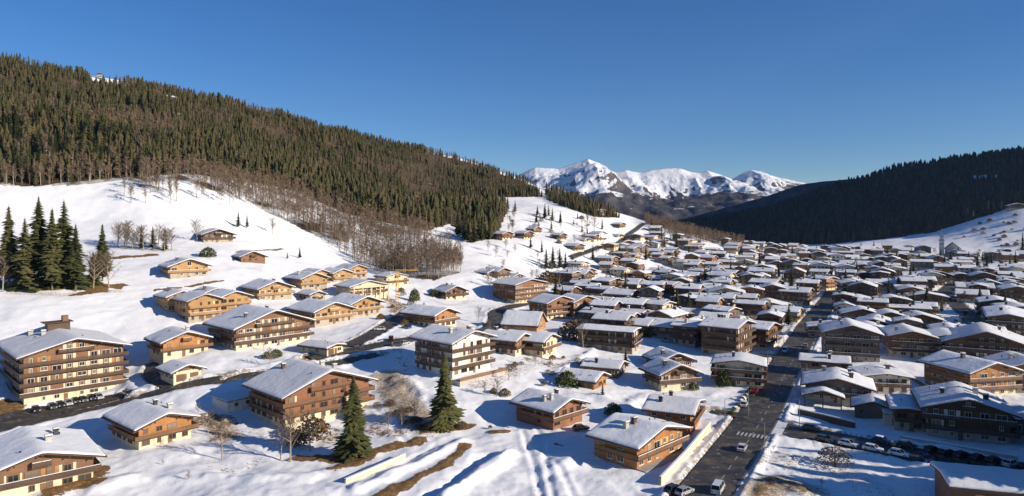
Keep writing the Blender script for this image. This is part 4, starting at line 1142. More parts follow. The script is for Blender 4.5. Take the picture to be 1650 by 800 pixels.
# --- village middle, each read off the photo: (px, py foot, turn, w, l, storeys, style, pitch, label)
MID = [
 (1040,513,60,15,17,3,'brown',14,'dark three-storey chalet with lit right gable behind the flat-roofed block'),
 (1098,529,60,13,16,2,'orange',17,'chalet with bright orange gable above the snowy yard pair'),
 (1128,521,60,12,14,2,'red',17,'red-brown chalet just right of the bright orange gable'),
 (1048,541,60,13,17,2,'dark',16,'dark chalet with a long snow roof right behind the flat-roofed block'),
 (1022,488,58,14,18,2,'red',20,'chalet with tall red-brown lit gable in the village centre'),
 (926,481,55,12,13,2,'brown',19,'brown chalet just above the red-brown twin-gabled pair'),
 (952,469,55,12,14,2,'brown',18,'brown chalet with cream base under a tall dark tree'),
 (1032,466,55,12,18,2,'orange',17,'orange-ended chalet with a long snow roof above the tall red gable'),
 (1108,481,-22,20,18,2,'white',16,'broad white house with a double snow gable facing the viewer'),
 (1170,493,-16,22,18,3,'cream',15,'wide cream and dark chalet hotel with a shallow gable left of the pillar building'),
 (1165,466,-14,20,16,2,'cream',15,'cream chalet with wide shallow gable behind the cream and dark hotel'),
 (942,441,52,12,14,3,'cream',16,'yellow-lit cream house with a dark left wall beside brown bushes'),
 (990,431,52,13,15,3,'red',15,'red-orange lit chalet with dormer roof on the lower slope'),
 (1026,414,48,14,24,3,'grey',13,'long grey block with pale right end on the slope below the hillside road'),
 (1048,452,55,12,16,2,'red',20,'red gabled chalet standing right of the snowy open roof'),
 (947,391,45,11,12,1,'brown',17,'small brown chalet on the slope under the bare trees'),
 (934,406,45,13,14,2,'brown',17,'low brown chalet with wide roof left of the hillside road'),
 (907,388,42,10,11,2,'brown',19,'brown chalet at the right end of the upper snow-slope row'),
 (852,386,42,12,13,2,'brown',19,'middle chalet of the upper snow-slope row'),
 (818,387,42,13,15,2,'red',18,'leftmost brown chalet of the upper snow-slope row'),
 (866,378,42,11,11,2,'brown',20,'rear chalet with lit gable behind the upper snow-slope row'),
 (1058,390,46,13,14,2,'cream',16,'cream house beside the hillside road bend'),
 (1072,396,46,12,14,2,'grey',16,'grey house with snow roof left of the single dark spruce'),
 (970,347,40,14,14,2,'brown',15,'brown chalet alone high on the spur below the dark wood'),
 (1003,369,44,12,12,2,'red',16,'red chalet above the bend of the hillside road'),
 (1000,384,44,11,12,1,'brown',17,'low dark chalet just under the red chalet of the hillside road'),
 (1158,435,56,12,14,2,'dark',16,'dark chalet with bright square roof below the snowy spur'),
 (1184,431,58,13,16,2,'brown',15,'brown chalet with long roof at the right foot of the spur'),
 (1132,398,52,11,12,1,'grey',16,'small grey chalet high on the snowy spur'),
 (1118,391,52,9,10,1,'brown',16,'tiny hut uppermost on the snowy spur'),
 (795,446,42,11,12,1,'brown',20,'dark small chalet left on the open snow slope'),
 (812,450,42,12,12,2,'brown',20,'brown chalet next to the small dark one on the open snow slope'),
 (835,452,42,10,12,1,'grey',18,'grey chalet half hidden by the brown bushes on the slope'),
 (1240,511,-18,26,18,2,'dark',13,'long dark building with cream pillars facing the main road'),
 (1196,514,60,11,12,1,'brown',15,'small brown house with a plain roof in front of the pillar building'),
 (1245,488,-20,24,18,3,'brown',16,'big brown chalet with sweeping snow roof behind the pillar building'),
 (1305,491,56,16,17,3,'brown',16,'brown hotel with lit right gable at the bend of the main road'),
 (1340,468,30,13,13,3,'orange',14,'bright orange hotel with rounded balconies where the main road bends'),
 (1374,476,-12,15,14,3,'white',12,'white three-storey house with balcony columns just beyond the road bend'),
 (1322,443,-16,22,16,3,'white',14,'white and dark hotel with wide shallow gable beyond the orange hotel'),
 (1365,446,-16,17,15,3,'white',15,'white gabled hotel right of the wide white and dark one'),
 (1228,448,-18,24,16,3,'brown',15,'broad brown hotel with a sagging snow roof left of the dark trees'),
 (1393,453,-18,16,15,2,'dark',12,'dark low house behind the white house with columns'),
 (1375,418,62,16,24,3,'brown',9,'long brown flat-topped building at the far end of the village'),
 (1265,421,62,14,20,2,'cream',11,'cream long house under the dark mountainside'),
 (1186,431,60,12,13,2,'dark',15,'dark chalet left of the cream long house'),
 (1465,463,66,13,19,1,'orange',26,'hall with the big bright snow roof in the right-hand village'),
 (1490,476,66,12,19,2,'brown',10,'flat brown building right below the big bright hall roof'),
 (1440,498,-20,19,14,2,'dark',11,'dark shop building with two snow slopes left of the bright flat roof'),
 (1495,492,-22,22,14,2,'brown',10,'brown low house with long eaves behind the flat snow-roofed shop'),
 (1495,512,66,13,24,2,'grey',4,'flat snow-roofed shop with a row of vents in the right-hand village'),
 (1390,523,-20,20,14,2,'brown',16,'chalet with bright right slope, leftmost of the three in front of the flat shop'),
 (1435,529,-20,20,14,2,'dark',16,'chalet with bright right slope, middle of the three in front of the flat shop'),
 (1485,533,-20,20,14,2,'brown',16,'chalet with bright right slope, rightmost of the three in front of the flat shop'),
 (1342,547,-20,22,12,2,'grey',8,'flat annex with broad snow roof behind the glazed-gable apartment chalet'),
 (1590,488,58,15,17,2,'orange',18,'yellow-lit chalet with large snow roof in the right background'),
 (1550,456,-20,20,14,2,'dark',12,'dark house with wide shallow roof below the church'),
 (1504,451,-20,18,14,2,'brown',12,'brown house with shallow roof left of the dark wide one below the church'),
 (1504,434,-20,18,12,2,'dark',13,'dark chalet in the row just under the church'),
 (1545,441,-20,20,13,2,'brown',13,'brown chalet in the row just right below the church'),
 (1485,416,-20,14,14,2,'cream',22,'pale house with pyramid-like snow roof left of the church'),
 (1625,550,-32,16,40,4,'dark',12,'long dark four-storey residence at the right edge of the village'),
 (1610,512,-28,18,22,3,'dark',12,'dark residence with stepped snow roofs behind the long one at the right edge'),
]
for px, py, a, w, l, st, style, pit, lab in MID:
    near_ = py > 470
    house(lab, px, py, a, l*.92, st, style, w=w*.9, sh=2.6, pitch=pit, ov=1.5, detail=2 if py > 500 else 1, chim=1 if py > 415 else 0, balc=None if py > 430 else (1,), wrap=py > 470, panels=.4,
          cat='hotel' if 'hotel' in lab else ('chalet' if 'chalet' in lab else 'house'), name='hotel' if 'hotel' in lab else ('chalet' if 'chalet' in lab else 'house'))
# pillars of the pillar-fronted building
for e in bpy.data.objects:
    if e.get('label', '').startswith('long dark building with cream pillars'):
        b = MB(); b.box(-1.2, .6, -10.3, -9.3, -3, 9.5); b.build('pillar', P_CREAM, e)
        b = MB(); b.box(7.5, 8.6, -10.2, -9.4, -3, 7); b.build('pillar', P_CREAM, e)
# mountain hut on the ridge
house('dark mountain hut in the snowy notch of the wooded ridge', 160, 121, 20, 12, 2, 'dark', w=14, sh=2.8, pitch=16, ov=1.2, detail=1, chim=0, cat='hut', name='mountain_hut')
house('dark farmhouse high on the far right snow slope', 1640, 338, -20, 14, 2, 'dark', w=22, sh=2.8, pitch=16, ov=1.5, detail=1, chim=0, cat='farmhouse', name='farmhouse')
# church
e, w_ = site('church', 'grey stone church with a pointed spire above the far right end of the village', 'church', 1536, 413, -30, 16, 24)
b = MB(); b.box(-8, 8, -12, 12, -4, 9); b.extrude_y([(-8.02, 9.004), (8.02, 9.004), (0, 16)], -12.02, 12.02); b.build('nave', P_GREY, e)
b = MB(); b.extrude_y([(-9, 8.4), (0, 16.3), (9, 8.4), (9, 8.7), (0, 16.7), (-9, 8.7)], -12.6, 12.6); b.build('roof', plain('church slate', (.16, .17, .17), .7), e)
b = MB(); b.box(-14.5, -9.2, -8, -2.7, -4, 18); b.build('tower', P_WHITE, e)
b = MB()
for z0, z1, r0, r1 in ((18.004, 20.5, 3.3, 2.2), (20.504, 23, 1.7, 1.9), (23.004, 34, 2.1, .05)):
    q0 = [(-11.85+sx*r0, -5.35+sy*r0, z0) for sx, sy in ((-1,-1),(1,-1),(1,1),(-1,1))]; q1 = [(-11.85+sx*r1, -5.35+sy*r1, z1) for sx, sy in ((-1,-1),(1,-1),(1,1),(-1,1))]
    for i in range(4): b.quad(q0[i], q0[(i+1) % 4], q1[(i+1) % 4], q1[i])
    b.poly(q0[::-1]); b.poly(q1)
b.build('spire', plain('spire metal', (.45, .46, .47), .4, .5), e)
for z in (13.5,):
    for dx in (-.9, .9): link('belfry_opening', box_mesh('belfry_opening', .9, 2.4, .03, METAL), e, T(-11.85+dx, -8.02, z))
for x in (-4, 4): link('window', win_mesh(1.4, 3.0, FR_W, 1)[0], e, T(x, -12.06, 3))

# --- the rest of the crowded village: sample free sites, describe each by its nearest landmark
LMK = [('the church', 1536, 405), ('the bright orange hotel at the road bend', 1340, 455), ('the cream-pillared building', 1240, 500), ('the hall with the big bright snow roof', 1465, 450),
       ('the flat snow-roofed shop', 1495, 500), ('the long brown flat-topped building', 1375, 408), ('the broad white double-gabled house', 1108, 470), ('the tall red-brown gable', 1022, 475),
       ('the yellow-lit cream house', 942, 430), ('the long grey slope block', 1026, 405), ('the cream long house', 1265, 412), ('the yellow-lit right-hand chalet', 1590, 475),
       ('the wide cream and dark hotel', 1170, 480), ('the long dark residence at the right edge', 1625, 530), ('the single dark spruce', 1090, 395), ('the white gabled hotel', 1365, 435),
       ('the pyramid-roofed pale house', 1485, 405), ('the dark hotel with four balcony rows', 1200, 550), ('the glazed-gable apartment chalet', 1373, 560), ('the flat-roofed block with a white end', 1000, 545)]
used_ord = {}
ORD = ['', 'second ', 'third ', 'fourth ', 'fifth ', 'sixth ', 'seventh ', 'eighth ', 'ninth ', 'tenth ', 'eleventh ', 'twelfth ']
VILLAGE = [(880,438),(905,398),(960,384),(1040,372),(1100,382),(1190,398),(1280,402),(1400,404),(1480,406),(1570,408),(1660,412),(1660,640),(1420,560),(1330,560),(1345,475),(1300,520),(1240,590),(1160,600),(1010,560),(960,530),(880,470)]
def free(x, y, r):
    for bx_, by_, br, *_ in BUILT:
        if (bx_-x)**2+(by_-y)**2 < (br+r)**2*.66: return False
    q = np.array([x]), np.array([y])
    for k, (pts, w) in RL.items():
        if polydist(q[0], q[1], pts)[0] < w/2+r*.75: return False
    return True
cands = []
for _ in range(26000):
    y = rg.uniform(290, 1000); x = rg.uniform(20, .76*y); cands.append((x, y))
cx_, cy_ = np.array([c[0] for c in cands]), np.array([c[1] for c in cands]); cz_ = H(cx_, cy_); cpx, cpy = proj(cx_, cy_, cz_)
okm = inpoly(cpx, cpy, VILLAGE)
fills = []
for x, y, z, px, py in zip(cx_[okm], cy_[okm], cz_[okm], cpx[okm], cpy[okm]):
    w, l = rg.uniform(8.5, 13.5), rg.uniform(9, 16)
    if px > 1190 and rg.random() < .4: w *= 1.3; l *= 1.25
    slope_ = px < 1150 and py < 400
    if slope_ and rg.random() < .35: continue
    r = max(w, l)/2
    if not free(x, y, r+(6 if slope_ else 0.2)): continue
    BUILT.append((x, y, r, 'fill', px, py)); fills.append((x, y, z, px, py, w, l))
    if len(fills) >= 280: break
fills.sort(key=lambda f: f[1])
FS = []
for x, y, z, px, py, w, l in fills:
    st = rg.choice((2, 2, 2, 3, 3)); style = rg.choice(('brown', 'brown', 'dark', 'red', 'orange', 'cream', 'white', 'grey', 'dark'))
    if px > 1190: a = rg.choice((62, -25, -25, 64, -20))+rg.uniform(-8, 8)
    else: a = rg.choice((50, 52, 58, -30))+rg.uniform(-10, 10)
    lm = min(LMK, key=lambda q: (q[1]-px)**2+((q[2]-py)*2.2)**2)
    dx, dy = px-lm[1], (py-lm[2])*2.2
    where = ('left of ' if dx < 0 else 'right of ') if abs(dx) > abs(dy) else ('behind ' if dy < 0 else 'in front of ')
    FS.append([x, y, z, w, l, st, style, a, (WORD[style], where, lm[0]), math.hypot(dx, dy)])
ORD = ['nearest', 'second-nearest', 'third-nearest', 'fourth-nearest', 'fifth-nearest', 'sixth-nearest', 'seventh-nearest', 'eighth-nearest', 'ninth-nearest', 'tenth-nearest', 'farthest']
for k_ in set(f[8] for f in FS):
    for n_, f in enumerate(sorted([f for f in FS if f[8] == k_], key=lambda f: f[9])):
        f.append(f'{ORD[min(n_, 10)]} {k_[0]} house {k_[1]}{k_[2]}')
for x, y, z, w, l, st, style, a, k_, d_, lab in FS:
    e = tag(empty('village_house', (x, y, z), R(a)), lab, 'house', 'snow-roofed houses of the crowded village')
    volume(e, w, l, st, style, sh=2.7, pitch=rg.uniform(9, 22), ov=rg.uniform(1, 1.7), detail=1 if y < 600 else 0, chim=1 if y < 620 else 0, balc=None if y < 620 else (1,), wrap=y < 550, rr=random.Random(int(x*3+y)), colw=3.0 if y < 600 else 4.0)

# ------------------------------------------------------------------ single trees and bushes
def mk_fine(h, r, layers, nb, seg, base):
    V, Tt, t = conifer_tris(h, r, layers, nb, seg, rg, base=base, droop=.38)
    cV, cT, ct = conifer_tris(h*.97, r*.6, layers//2, nb, 2, rg, base=base, droop=.3); n = len(V)
    cm = big_mesh('crown', np.r_[V, cV], np.r_[Tt, cT+n], [NEEDLE_N], False, {'tint': np.r_[t, ct*.3]})
    tv, tt = trunk_tris(h*.9, h*.014+.06, .04); return cm, big_mesh('trunk', tv, tt, [BARK])
FINE = [mk_fine(20, 5.0, 74, 26, 4, .05), mk_fine(20, 5.3, 70, 26, 4, .04)]
tree('spruce_tree', spot(717, 692), 20.0, FINE[0], 20, 'tall dense spruce standing alone below the white and dark apartment chalet', rz=.4)
tree('spruce_tree', spot(570, 737), 19.5, FINE[1], 20, 'tall full spruce in front of the stacked brown balconies', rz=1.9)
for i, (px, py, h, lab) in enumerate([
    (14, 462, 35, 'leftmost tall spruce of the grove on the meadow edge'), (40, 468, 31, 'second spruce from the left in the meadow grove'), (62, 464, 40, 'tallest spruce with a pale bare lower trunk in the meadow grove'),
    (84, 470, 36, 'spruce between the two tallest ones in the meadow grove'), (103, 466, 39, 'tall spruce with wide right side in the meadow grove'), (122, 472, 30, 'shorter spruce at the right side of the meadow grove'),
    (165, 455, 27, 'separate full spruce just right of the meadow grove'), (150, 462, 16, 'small spruce at the foot of the separate full spruce')]):
    tree('spruce_tree', spot(px, py), h, CON_GROVE[i % 3], 34, lab, 'spruces of the meadow grove', sx=1.12)
def conis(lst, group=None):
    for px, py, hp, lab in lst:
        P = spot(px, py); tree('spruce_tree', P, hp*P.y/F, rg.choice(CON_MID), 18, lab, group, sx=1.25)
conis([(228,402,40,'left spruce of the small clump right of the meadow grove'),(246,400,36,'middle spruce of the small clump right of the meadow grove'),(266,404,40,'right spruce of the small clump right of the meadow grove'),
 (384,366,26,'dark young spruce above the old farmhouse, left of two'),(398,367,22,'dark young spruce above the old farmhouse, right of two'),(483,416,18,'round young spruce alone on the open meadow'),(463,417,11,'low spreading shrub beside the round young spruce'),
 (636,435,36,'spruce in front of the bare wood by the crane'),(880,433,34,'left spruce of the dark village clump'),(891,434,38,'tallest spruce of the dark village clump'),(902,433,34,'third spruce of the dark village clump'),(911,432,27,'right spruce of the dark village clump'),
 (855,400,20,'dark small spruce below the upper snow-slope row'),(873,408,22,'spruce left above the dark village clump'),(1090,402,30,'single dark spruce on the snowy spur'),(1089,420,20,'small spruce just below the single spur spruce'),(1146,427,22,'left spruce beside the right-hand foot of the spur'),(1156,428,22,'right spruce beside the right-hand foot of the spur'),
 (971,642,26,'small spruce before the small orange-gabled chalet'),(1008,592,32,'thin dark conifer behind the square snow roof'),(1300,446,22,'dark spruce left of the wide white and dark hotel'),(1293,462,24,'dark spruce beside the road bend below the hotel'),(1270,440,18,'dark spruce in the shade before the cream long house'),
 (917,470,26,'dark narrow spruce in front of the yellow-lit cream house'),(1408,404,16,'dark spruce against the far snow at the village end'),(1648,414,40,'dark spruce at the right edge below the far farmhouse')])
conis([(750,388,46,'broad spruce at the lower right tip of the forest, left one'),(764,392,42,'broad spruce at the lower right tip of the forest, middle one'),(777,386,38,'broad spruce at the lower right tip of the forest, right one'),(738,380,44,'spruce standing just inside the lower right tip of the forest')])
conis([(818,338,22,'first spruce of the row along the upper snow slope'),(830,342,20,'second spruce of the row along the upper snow slope'),(878,352,24,'tall spruce midway along the upper snow slope'),(890,356,22,'spruce next to the tall one midway along the upper snow slope'),(903,360,20,'last spruce of the row along the upper snow slope'),(866,347,16,'smallest spruce of the row along the upper snow slope'),
 (1050,372,20,'spruce behind the hillside road bend'),(1065,374,18,'spruce right of the hillside road bend')])
def mk_bush(h, r, n, matr, size):
    V = []; Tt = []; ti = []
    for i in range(n):
        a = rg.uniform(0, 6.28); u = rg.random()**.5; z = rg.uniform(.05, 1); k = math.sqrt(max(0, 1-(z*1.02-.25)**2*1.2))
        c = Vector((math.cos(a)*r*u*k, math.sin(a)*r*u*k, z*h*(1-.25*u)))
        d1 = Vector((rg.gauss(0, 1), rg.gauss(0, 1), rg.gauss(0, .6))).normalized()*size*rg.uniform(.5, 1.2); d2 = d1.cross(Vector((rg.gauss(0, 1), rg.gauss(0, 1), rg.gauss(0, 1)))).normalized()*size*.7
        b0 = len(V); V += [tuple(c-d1), tuple(c+d2), tuple(c+d1), tuple(c-d2)]; t = rg.random(); ti += [t]*4; Tt += [(b0, b0+1, b0+2), (b0, b0+2, b0+3)]
    cm = big_mesh('crown', np.array(V), np.array(Tt), [matr], False, {'tint': np.array(ti)})
    tv, tt = trunk_tris(h*.6, .14, .05); return cm, big_mesh('trunk', tv, tt, [BARK])
BUSHG = mk_bush(3, 1.9, 700, GREENM, .22); BUSHB = mk_bush(3, 2.2, 600, BUSHM, .24)
BUSHT = mk_bush(3, 2.4, 700, TWIG, .17)
TREEG = mk_bush(7, 2.5, 1100, GREENM, .34)
for px, py, hp, pr, lab in [(668,486,22,TREEG,'round green tree at the edge of the building site'),(1166,622,34,TREEG,'bushy green tree at the corner of the three-storey cream house'),(882,458,22,BUSHB,'brown leafy thicket above the free-standing apartment block'),
    (900,456,18,BUSHB,'smaller brown thicket right of the first thicket on the slope'),(988,668,20,BUSHG,'round green bush in the yard between two chalets'),(914,622,26,BUSHG,'upright green bush at the left of the small orange-gabled chalet'),(335,415,18,BUSHG,'low wide evergreen left of the hay barn'),
    (445,576,14,BUSHG,'green shrub below the wide cream chalet'),(430,577,11,BUSHG,'small shrub beside the green shrub below the wide cream chalet'),(700,478,12,BUSHG,'dark shrub left of the roadside chalet'),(925,548,34,BUSHB,'tall brown bush before the flat-roofed block'),
    (1118,628,12,BUSHG,'shrub between the snowy yard pair and the cream house'),(38,790,16,BUSHG,'shrub against the base of the bottom left chalet'),(505,706,34,BUSHB,'brown bushy tree left of the full spruce'),(478,716,22,BUSHB,'brown undergrowth shrub below the stacked balconies'),
    (745,690,12,BUSHB,'brown shrub at the foot of the lone spruce'),(690,696,12,BUSHB,'brown shrub left of the lone spruce foot'),(790,690,5,BUSHG,'tiny shrub on the snow right of the lone spruce'),(820,560,10,BUSHB,'brown shrub on the bank by the joined pair'),(1345,748,30,BUSHT,'leafless grey bush in the shaded snow yard')]:
    P = spot(px, py); h = hp*P.y/F; ph = 7 if pr is TREEG else 3
    tree('bush' if ph == 3 else 'broadleaf_tree', P, h, pr, ph, lab, cat='bush' if ph == 3 else 'tree', sx=1.2)
# tall spruces just right of the frame; their shade falls over the yard and the road
for i, (x, y, h) in enumerate([(118,122,28),(126,132,27),(133,120,30),(140,133,26),(148,124,29),(124,112,24),(156,136,27),(165,128,28),(112,112,22),(130,122,31),(121,128,24),(137,127,29),(145,116,31),(154,129,30),(160,119,32),(172,122,31),(180,130,30),(140,142,29),(150,146,30),(160,150,31),(139,151,28),(148,156,30),(158,160,31),(146,163,28),(170,152,33),(136,136,27),(166,166,31)]):
    tree('spruce_tree', (x, y, h1(x, y)), h, CON_GROVE[i % 3], 34, 'tall spruce standing just beyond the right edge of the photo', 'spruces beyond the right edge', sx=1.6)
# roadside hedge of small round bushes
for i in range(9):
    P = spot(1178+4.6*i, 668-5.6*i); h = 1.3
    tree('hedge_bush', P, h, BUSHG, 3, 'small clipped bush in the snowy hedge line along the main road', 'hedge bushes along the main road', 'bush', sx=1.1)
BARE_NEAR = [mk_bare(9, sp, 16, 650, .022, .18, .9) for sp in (2.4, 3.0)]
for px, py, hp, lab in [(358,738,62,'slanting bare tree on the snow bank right of the lone orange chalet'),(335,700,40,'bare shrubby tree among straw at the lone orange chalet'),(468,742,80,'bare tree with pale trunk left of the stacked balconies'),(452,738,60,'thin bare tree leaning left before the stacked balconies'),
    (500,722,60,'bare tree close under the stacked balconies'),(625,700,40,'bare sapling on the straw bank left of the lone spruce'),(648,690,36,'bare sapling midway on the straw bank'),(668,680,34,'bare sapling nearest the lone spruce on the straw bank'),
    (800,640,30,'pale bare bush on the snow slope, lowest of the row'),(820,612,26,'pale bare bush on the snow slope, middle of the row'),(862,590,24,'pale bare bush on the snow slope, uppermost of the row'),(780,636,22,'small bare bush left of the lowest pale one'),
    (690,430,36,'bare tree at the right tip of the bare wood'),(735,436,34,'slim bare tree standing clear of the bare wood'),(320,668,20,'bare hedge tuft below the garage chalet'),(435,590,30,'bare tree beside the wide cream chalet'),(425,565,18,'bare shrub at the cream chalet corner'),
    (345,560,16,'bare shrub between the orange gable chalet and the wide one'),(303,776,18,'dry round tumble of twigs alone on the snow field'),(262,750,9,'small tuft of twigs on the snow field'),(940,560,40,'bare tree in front of the flat-roofed block'),(700,520,24,'bare tree by the upper lane chalet'),
    (790,545,30,'bare tree at the lane bend'),(770,520,26,'bare tree behind the lane bend'),(318,390,36,'tall slim bare tree beside the old farmhouse'),(440,378,28,'bare reddish tree above the meadow chalets'),(205,395,40,'bare tree left in the hillside hedge'),(190,398,38,'bare tree leftmost in the hillside hedge'),(255,396,34,'bare tree right in the hillside hedge'),
    (945,372,28,'bare tree on the open spur slope, left one'),(957,374,26,'bare tree on the open spur slope, right one'),(1325,785,16,'bare shrub on the spoil heap')]:
    P = spot(px, py); h = hp*P.y/F; tree('bare_tree', P, h, rg.choice(BARE_NEAR), 9, lab, sx=1.1)
# thin trees in front of the wood
for i in range(34):
    px = rg.uniform(200, 430); py = 322+(px-330)*.15+rg.uniform(-22, 8) if px > 330 else 318+rg.uniform(-22, 10)
    P = spot(px, py); tree('bare_tree', P, rg.uniform(9, 16), rg.choice(BARE_MID), 15, 'thin leafless tree with a long shadow on the snow in front of the wood', 'thin trees on the snow before the wood')
def sprinkle(poly, n, protos, ph, hr_, label, group, name='bare_tree', cat='tree', sx=1.1):
    xs = [p[0] for p in poly]; ys = [p[1] for p in poly]; k = 0
    while k < n:
        px, py = rg.uniform(min(xs), max(xs)), rg.uniform(min(ys), max(ys))
        if not inpoly(np.array([px]), np.array([py]), poly)[0]: continue
        P = spot(px, py); k += 1
        if not free(P.x, P.y, .8): continue
        tree(name, P, rg.uniform(*hr_), rg.choice(protos), ph, label, group, cat, sx=sx)
sprinkle([(182,402),(285,408),(285,398),(190,392)], 14, BARE_NEAR, 9, (10, 16), 'leafless tree in the hillside hedge right of the meadow grove', 'leafless trees of the hillside hedge')
sprinkle([(0,470),(0,452),(195,452),(195,468)], 12, BARE_NEAR, 9, (8, 17), 'pale leafless tree at the feet of the meadow grove', 'pale leafless trees at the meadow grove')
sprinkle([(780,405),(960,372),(930,470),(770,465)], 26, BARE_NEAR, 9, (5, 10), 'leafless tree on the snowy slope among the upper chalets', 'leafless trees among the upper chalets')
sprinkle([(795,345),(835,345),(830,378),(800,380)], 12, BARE_MID, 15, (9, 15), 'leafless tree beside the lower right tip of the forest', 'leafless trees at the forest tip')
sprinkle([(1540,395),(1575,362),(1655,335),(1655,400)], 26, [BUSHB, BUSHT], 3, (2, 5), 'low dark shrub on the far right snow slope', 'shrubs on the far right snow slope', 'bush', 'bush')
sprinkle([(560,470),(700,470),(740,560),(600,560)], 10, [BUSHT, BUSHB], 3, (1.5, 3), 'brown shrub among the snow banks around the plaza', 'shrubs around the plaza', 'bush', 'bush')
sprinkle([(620,620),(690,690),(640,700),(600,660)], 12, [BUSHT], 3, (1.2, 2.6), 'dry grey shrub on the straw bank beside the stacked balconies', 'dry shrubs on the straw bank', 'bush', 'bush')
sprinkle([(770,600),(880,570),(960,590),(800,660)], 14, [BUSHT, BUSHB], 3, (1., 2.6), 'dry shrub on the snowy bank below the joined pair', 'dry shrubs on the snowy bank', 'bush', 'bush')
sprinkle([(840,372),(880,345),(1000,362),(1100,385),(1080,415),(960,420)], 22, BARE_NEAR, 9, (6, 11), 'leafless tree between the chalets climbing the sunny spur', 'leafless trees on the sunny spur')
sprinkle([(840,372),(880,345),(1000,362),(1100,385),(1080,415),(960,420)], 22, CON_MID, 18, (7, 14), 'dark conifer between the chalets climbing the sunny spur', 'conifers on the sunny spur', 'spruce_tree', 'tree', 1.2)
sprinkle([(840,372),(880,345),(1000,362),(1100,385),(1080,415),(960,420)], 24, [BUSHB, BUSHT], 3, (2, 4.5), 'brown shrub between the chalets climbing the sunny spur', 'shrubs on the sunny spur', 'bush', 'bush')
# village greenery
nc = 0
VT = [(860,440),(960,395),(1060,380),(1200,402),(1420,408),(1640,414),(1640,520),(1420,500),(1350,470),(1290,540),(1160,560),(1000,540),(900,500)]
while nc < 270:
    y = rg.uniform(290, 960); x = rg.uniform(15, .74*y); z = h1(x, y); px, py = proj(x, y, z)
    if not inpoly(np.array([px]), np.array([py]), VT)[0] or not free(x, y, 1.0): continue
    nc += 1
    if nc % 3 == 0: tree('spruce_tree', (x, y, z), rg.uniform(7, 16), rg.choice(CON_MID), 18, 'small dark garden conifer between snowy village roofs', 'garden conifers in the village', sx=1.3)
    elif nc % 3 == 1: tree('bare_tree', (x, y, z), rg.uniform(6, 11), rg.choice(BARE_MID), 15, 'leafless garden tree between snowy village roofs', 'leafless garden trees in the village', sx=1.3)
    else: tree('bush', (x, y, z), rg.uniform(2, 4.5), BUSHB if nc % 2 else BUSHG, 3, 'low garden bush between snowy village roofs', 'garden bushes in the village', 'bush')

# ------------------------------------------------------------------ vehicles
def car_paint(n, c): return plain('car paint '+n, c, .3, .1, .04, 1.0)
PAINTS = {'black': car_paint('black', (.015, .015, .018)), 'dark grey': car_paint('dark grey', (.06, .065, .07)), 'white': car_paint('white', (.75, .75, .74)), 'silver': car_paint('silver', (.38, .39, .40)),
          'blue': car_paint('blue', (.03, .06, .16)), 'red': car_paint('red', (.35, .02, .02))}
CGLASS = plain('car glass', (.012, .014, .018), .08, 0, .05)
LAMPW = plain('headlight glass', (.7, .7, .66), .15); LAMPR = plain('tail light', (.3, .015, .01), .2)
_car = {}
def car_meshes(kind):
    if kind in _car: return _car[kind]
    if kind == 'van': L, Wd, prof, gl, rz_ = 5.0, 1.95, [(-2.5,.32),(2.5,.32),(2.52,.85),(2.0,1.12),(1.85,1.15),(-2.5,1.15)], [(-2.48,1.15),(1.9,1.15),(1.15,1.98),(-2.4,2.0)], 2.0
    else: L, Wd, prof, gl, rz_ = 4.4, 1.78, [(-2.2,.30),(2.2,.30),(2.24,.62),(2.1,.82),(1.0,.96),(-1.9,.98),(-2.22,.86)], [(-1.95,.97),(1.05,.96),(.35,1.47),(-1.45,1.5)], 1.48
    def prism(prof, w0, w1=None, zsplit=None):
        b = MB(); k = len(prof); w1 = w1 or w0; zz = [z for _, z in prof]; lo, hi = min(zz), max(zz)
        wd = lambda z: w0+(w1-w0)*(z-lo)/(hi-lo)
        A = [(x, -wd(z)/2, z) for x, z in prof]; B = [(x, wd(z)/2, z) for x, z in prof]
        b.poly(A); b.poly(B[::-1])
        for i in range(k): j = (i+1) % k; b.quad(A[j], A[i], B[i], B[j])
        return b
    body = prism(prof, Wd, Wd*.96)
    x0, x1 = gl[3][0], gl[2][0]
    body.box(x0-.03, x1+.03, -Wd*.39, Wd*.39, rz_+.004, rz_+.06)
    for sy in (-1, 1):
        for xa, xb in ((gl[1][0], gl[2][0]), (gl[0][0], gl[3][0]), (-.35, -.4)):
            body.tube((xa, sy*Wd*.468, gl[0][1]), (xb, sy*Wd*.395, rz_+.01), .05, .05, 4)
        body.box(.75, 1.0, sy*Wd*.5-.02 if sy > 0 else -Wd*.5-.16, sy*Wd*.5+.16 if sy > 0 else -Wd*.5+.02, .98, 1.12)
    glass = prism(gl, Wd*.93, Wd*.76)
    wh = MB(); wh.tube((0, -.11, 0), (0, .11, 0), .33, .33, 14); wh.tube((0, -.125, 0), (0, .125, 0), .2, .2, 10, 1)
    hl = MB(); hl.box(-.05, .03, -.2, .2, -.08, .08)
    _car[kind] = (body, glass.mesh('windows', CGLASS), wh.mesh('wheel', [RUBBER, STEEL]), hl.mesh('headlight', LAMPW), hl.mesh('tail_light', LAMPR), L, Wd, {})
    return _car[kind]
SNOWCAP = None
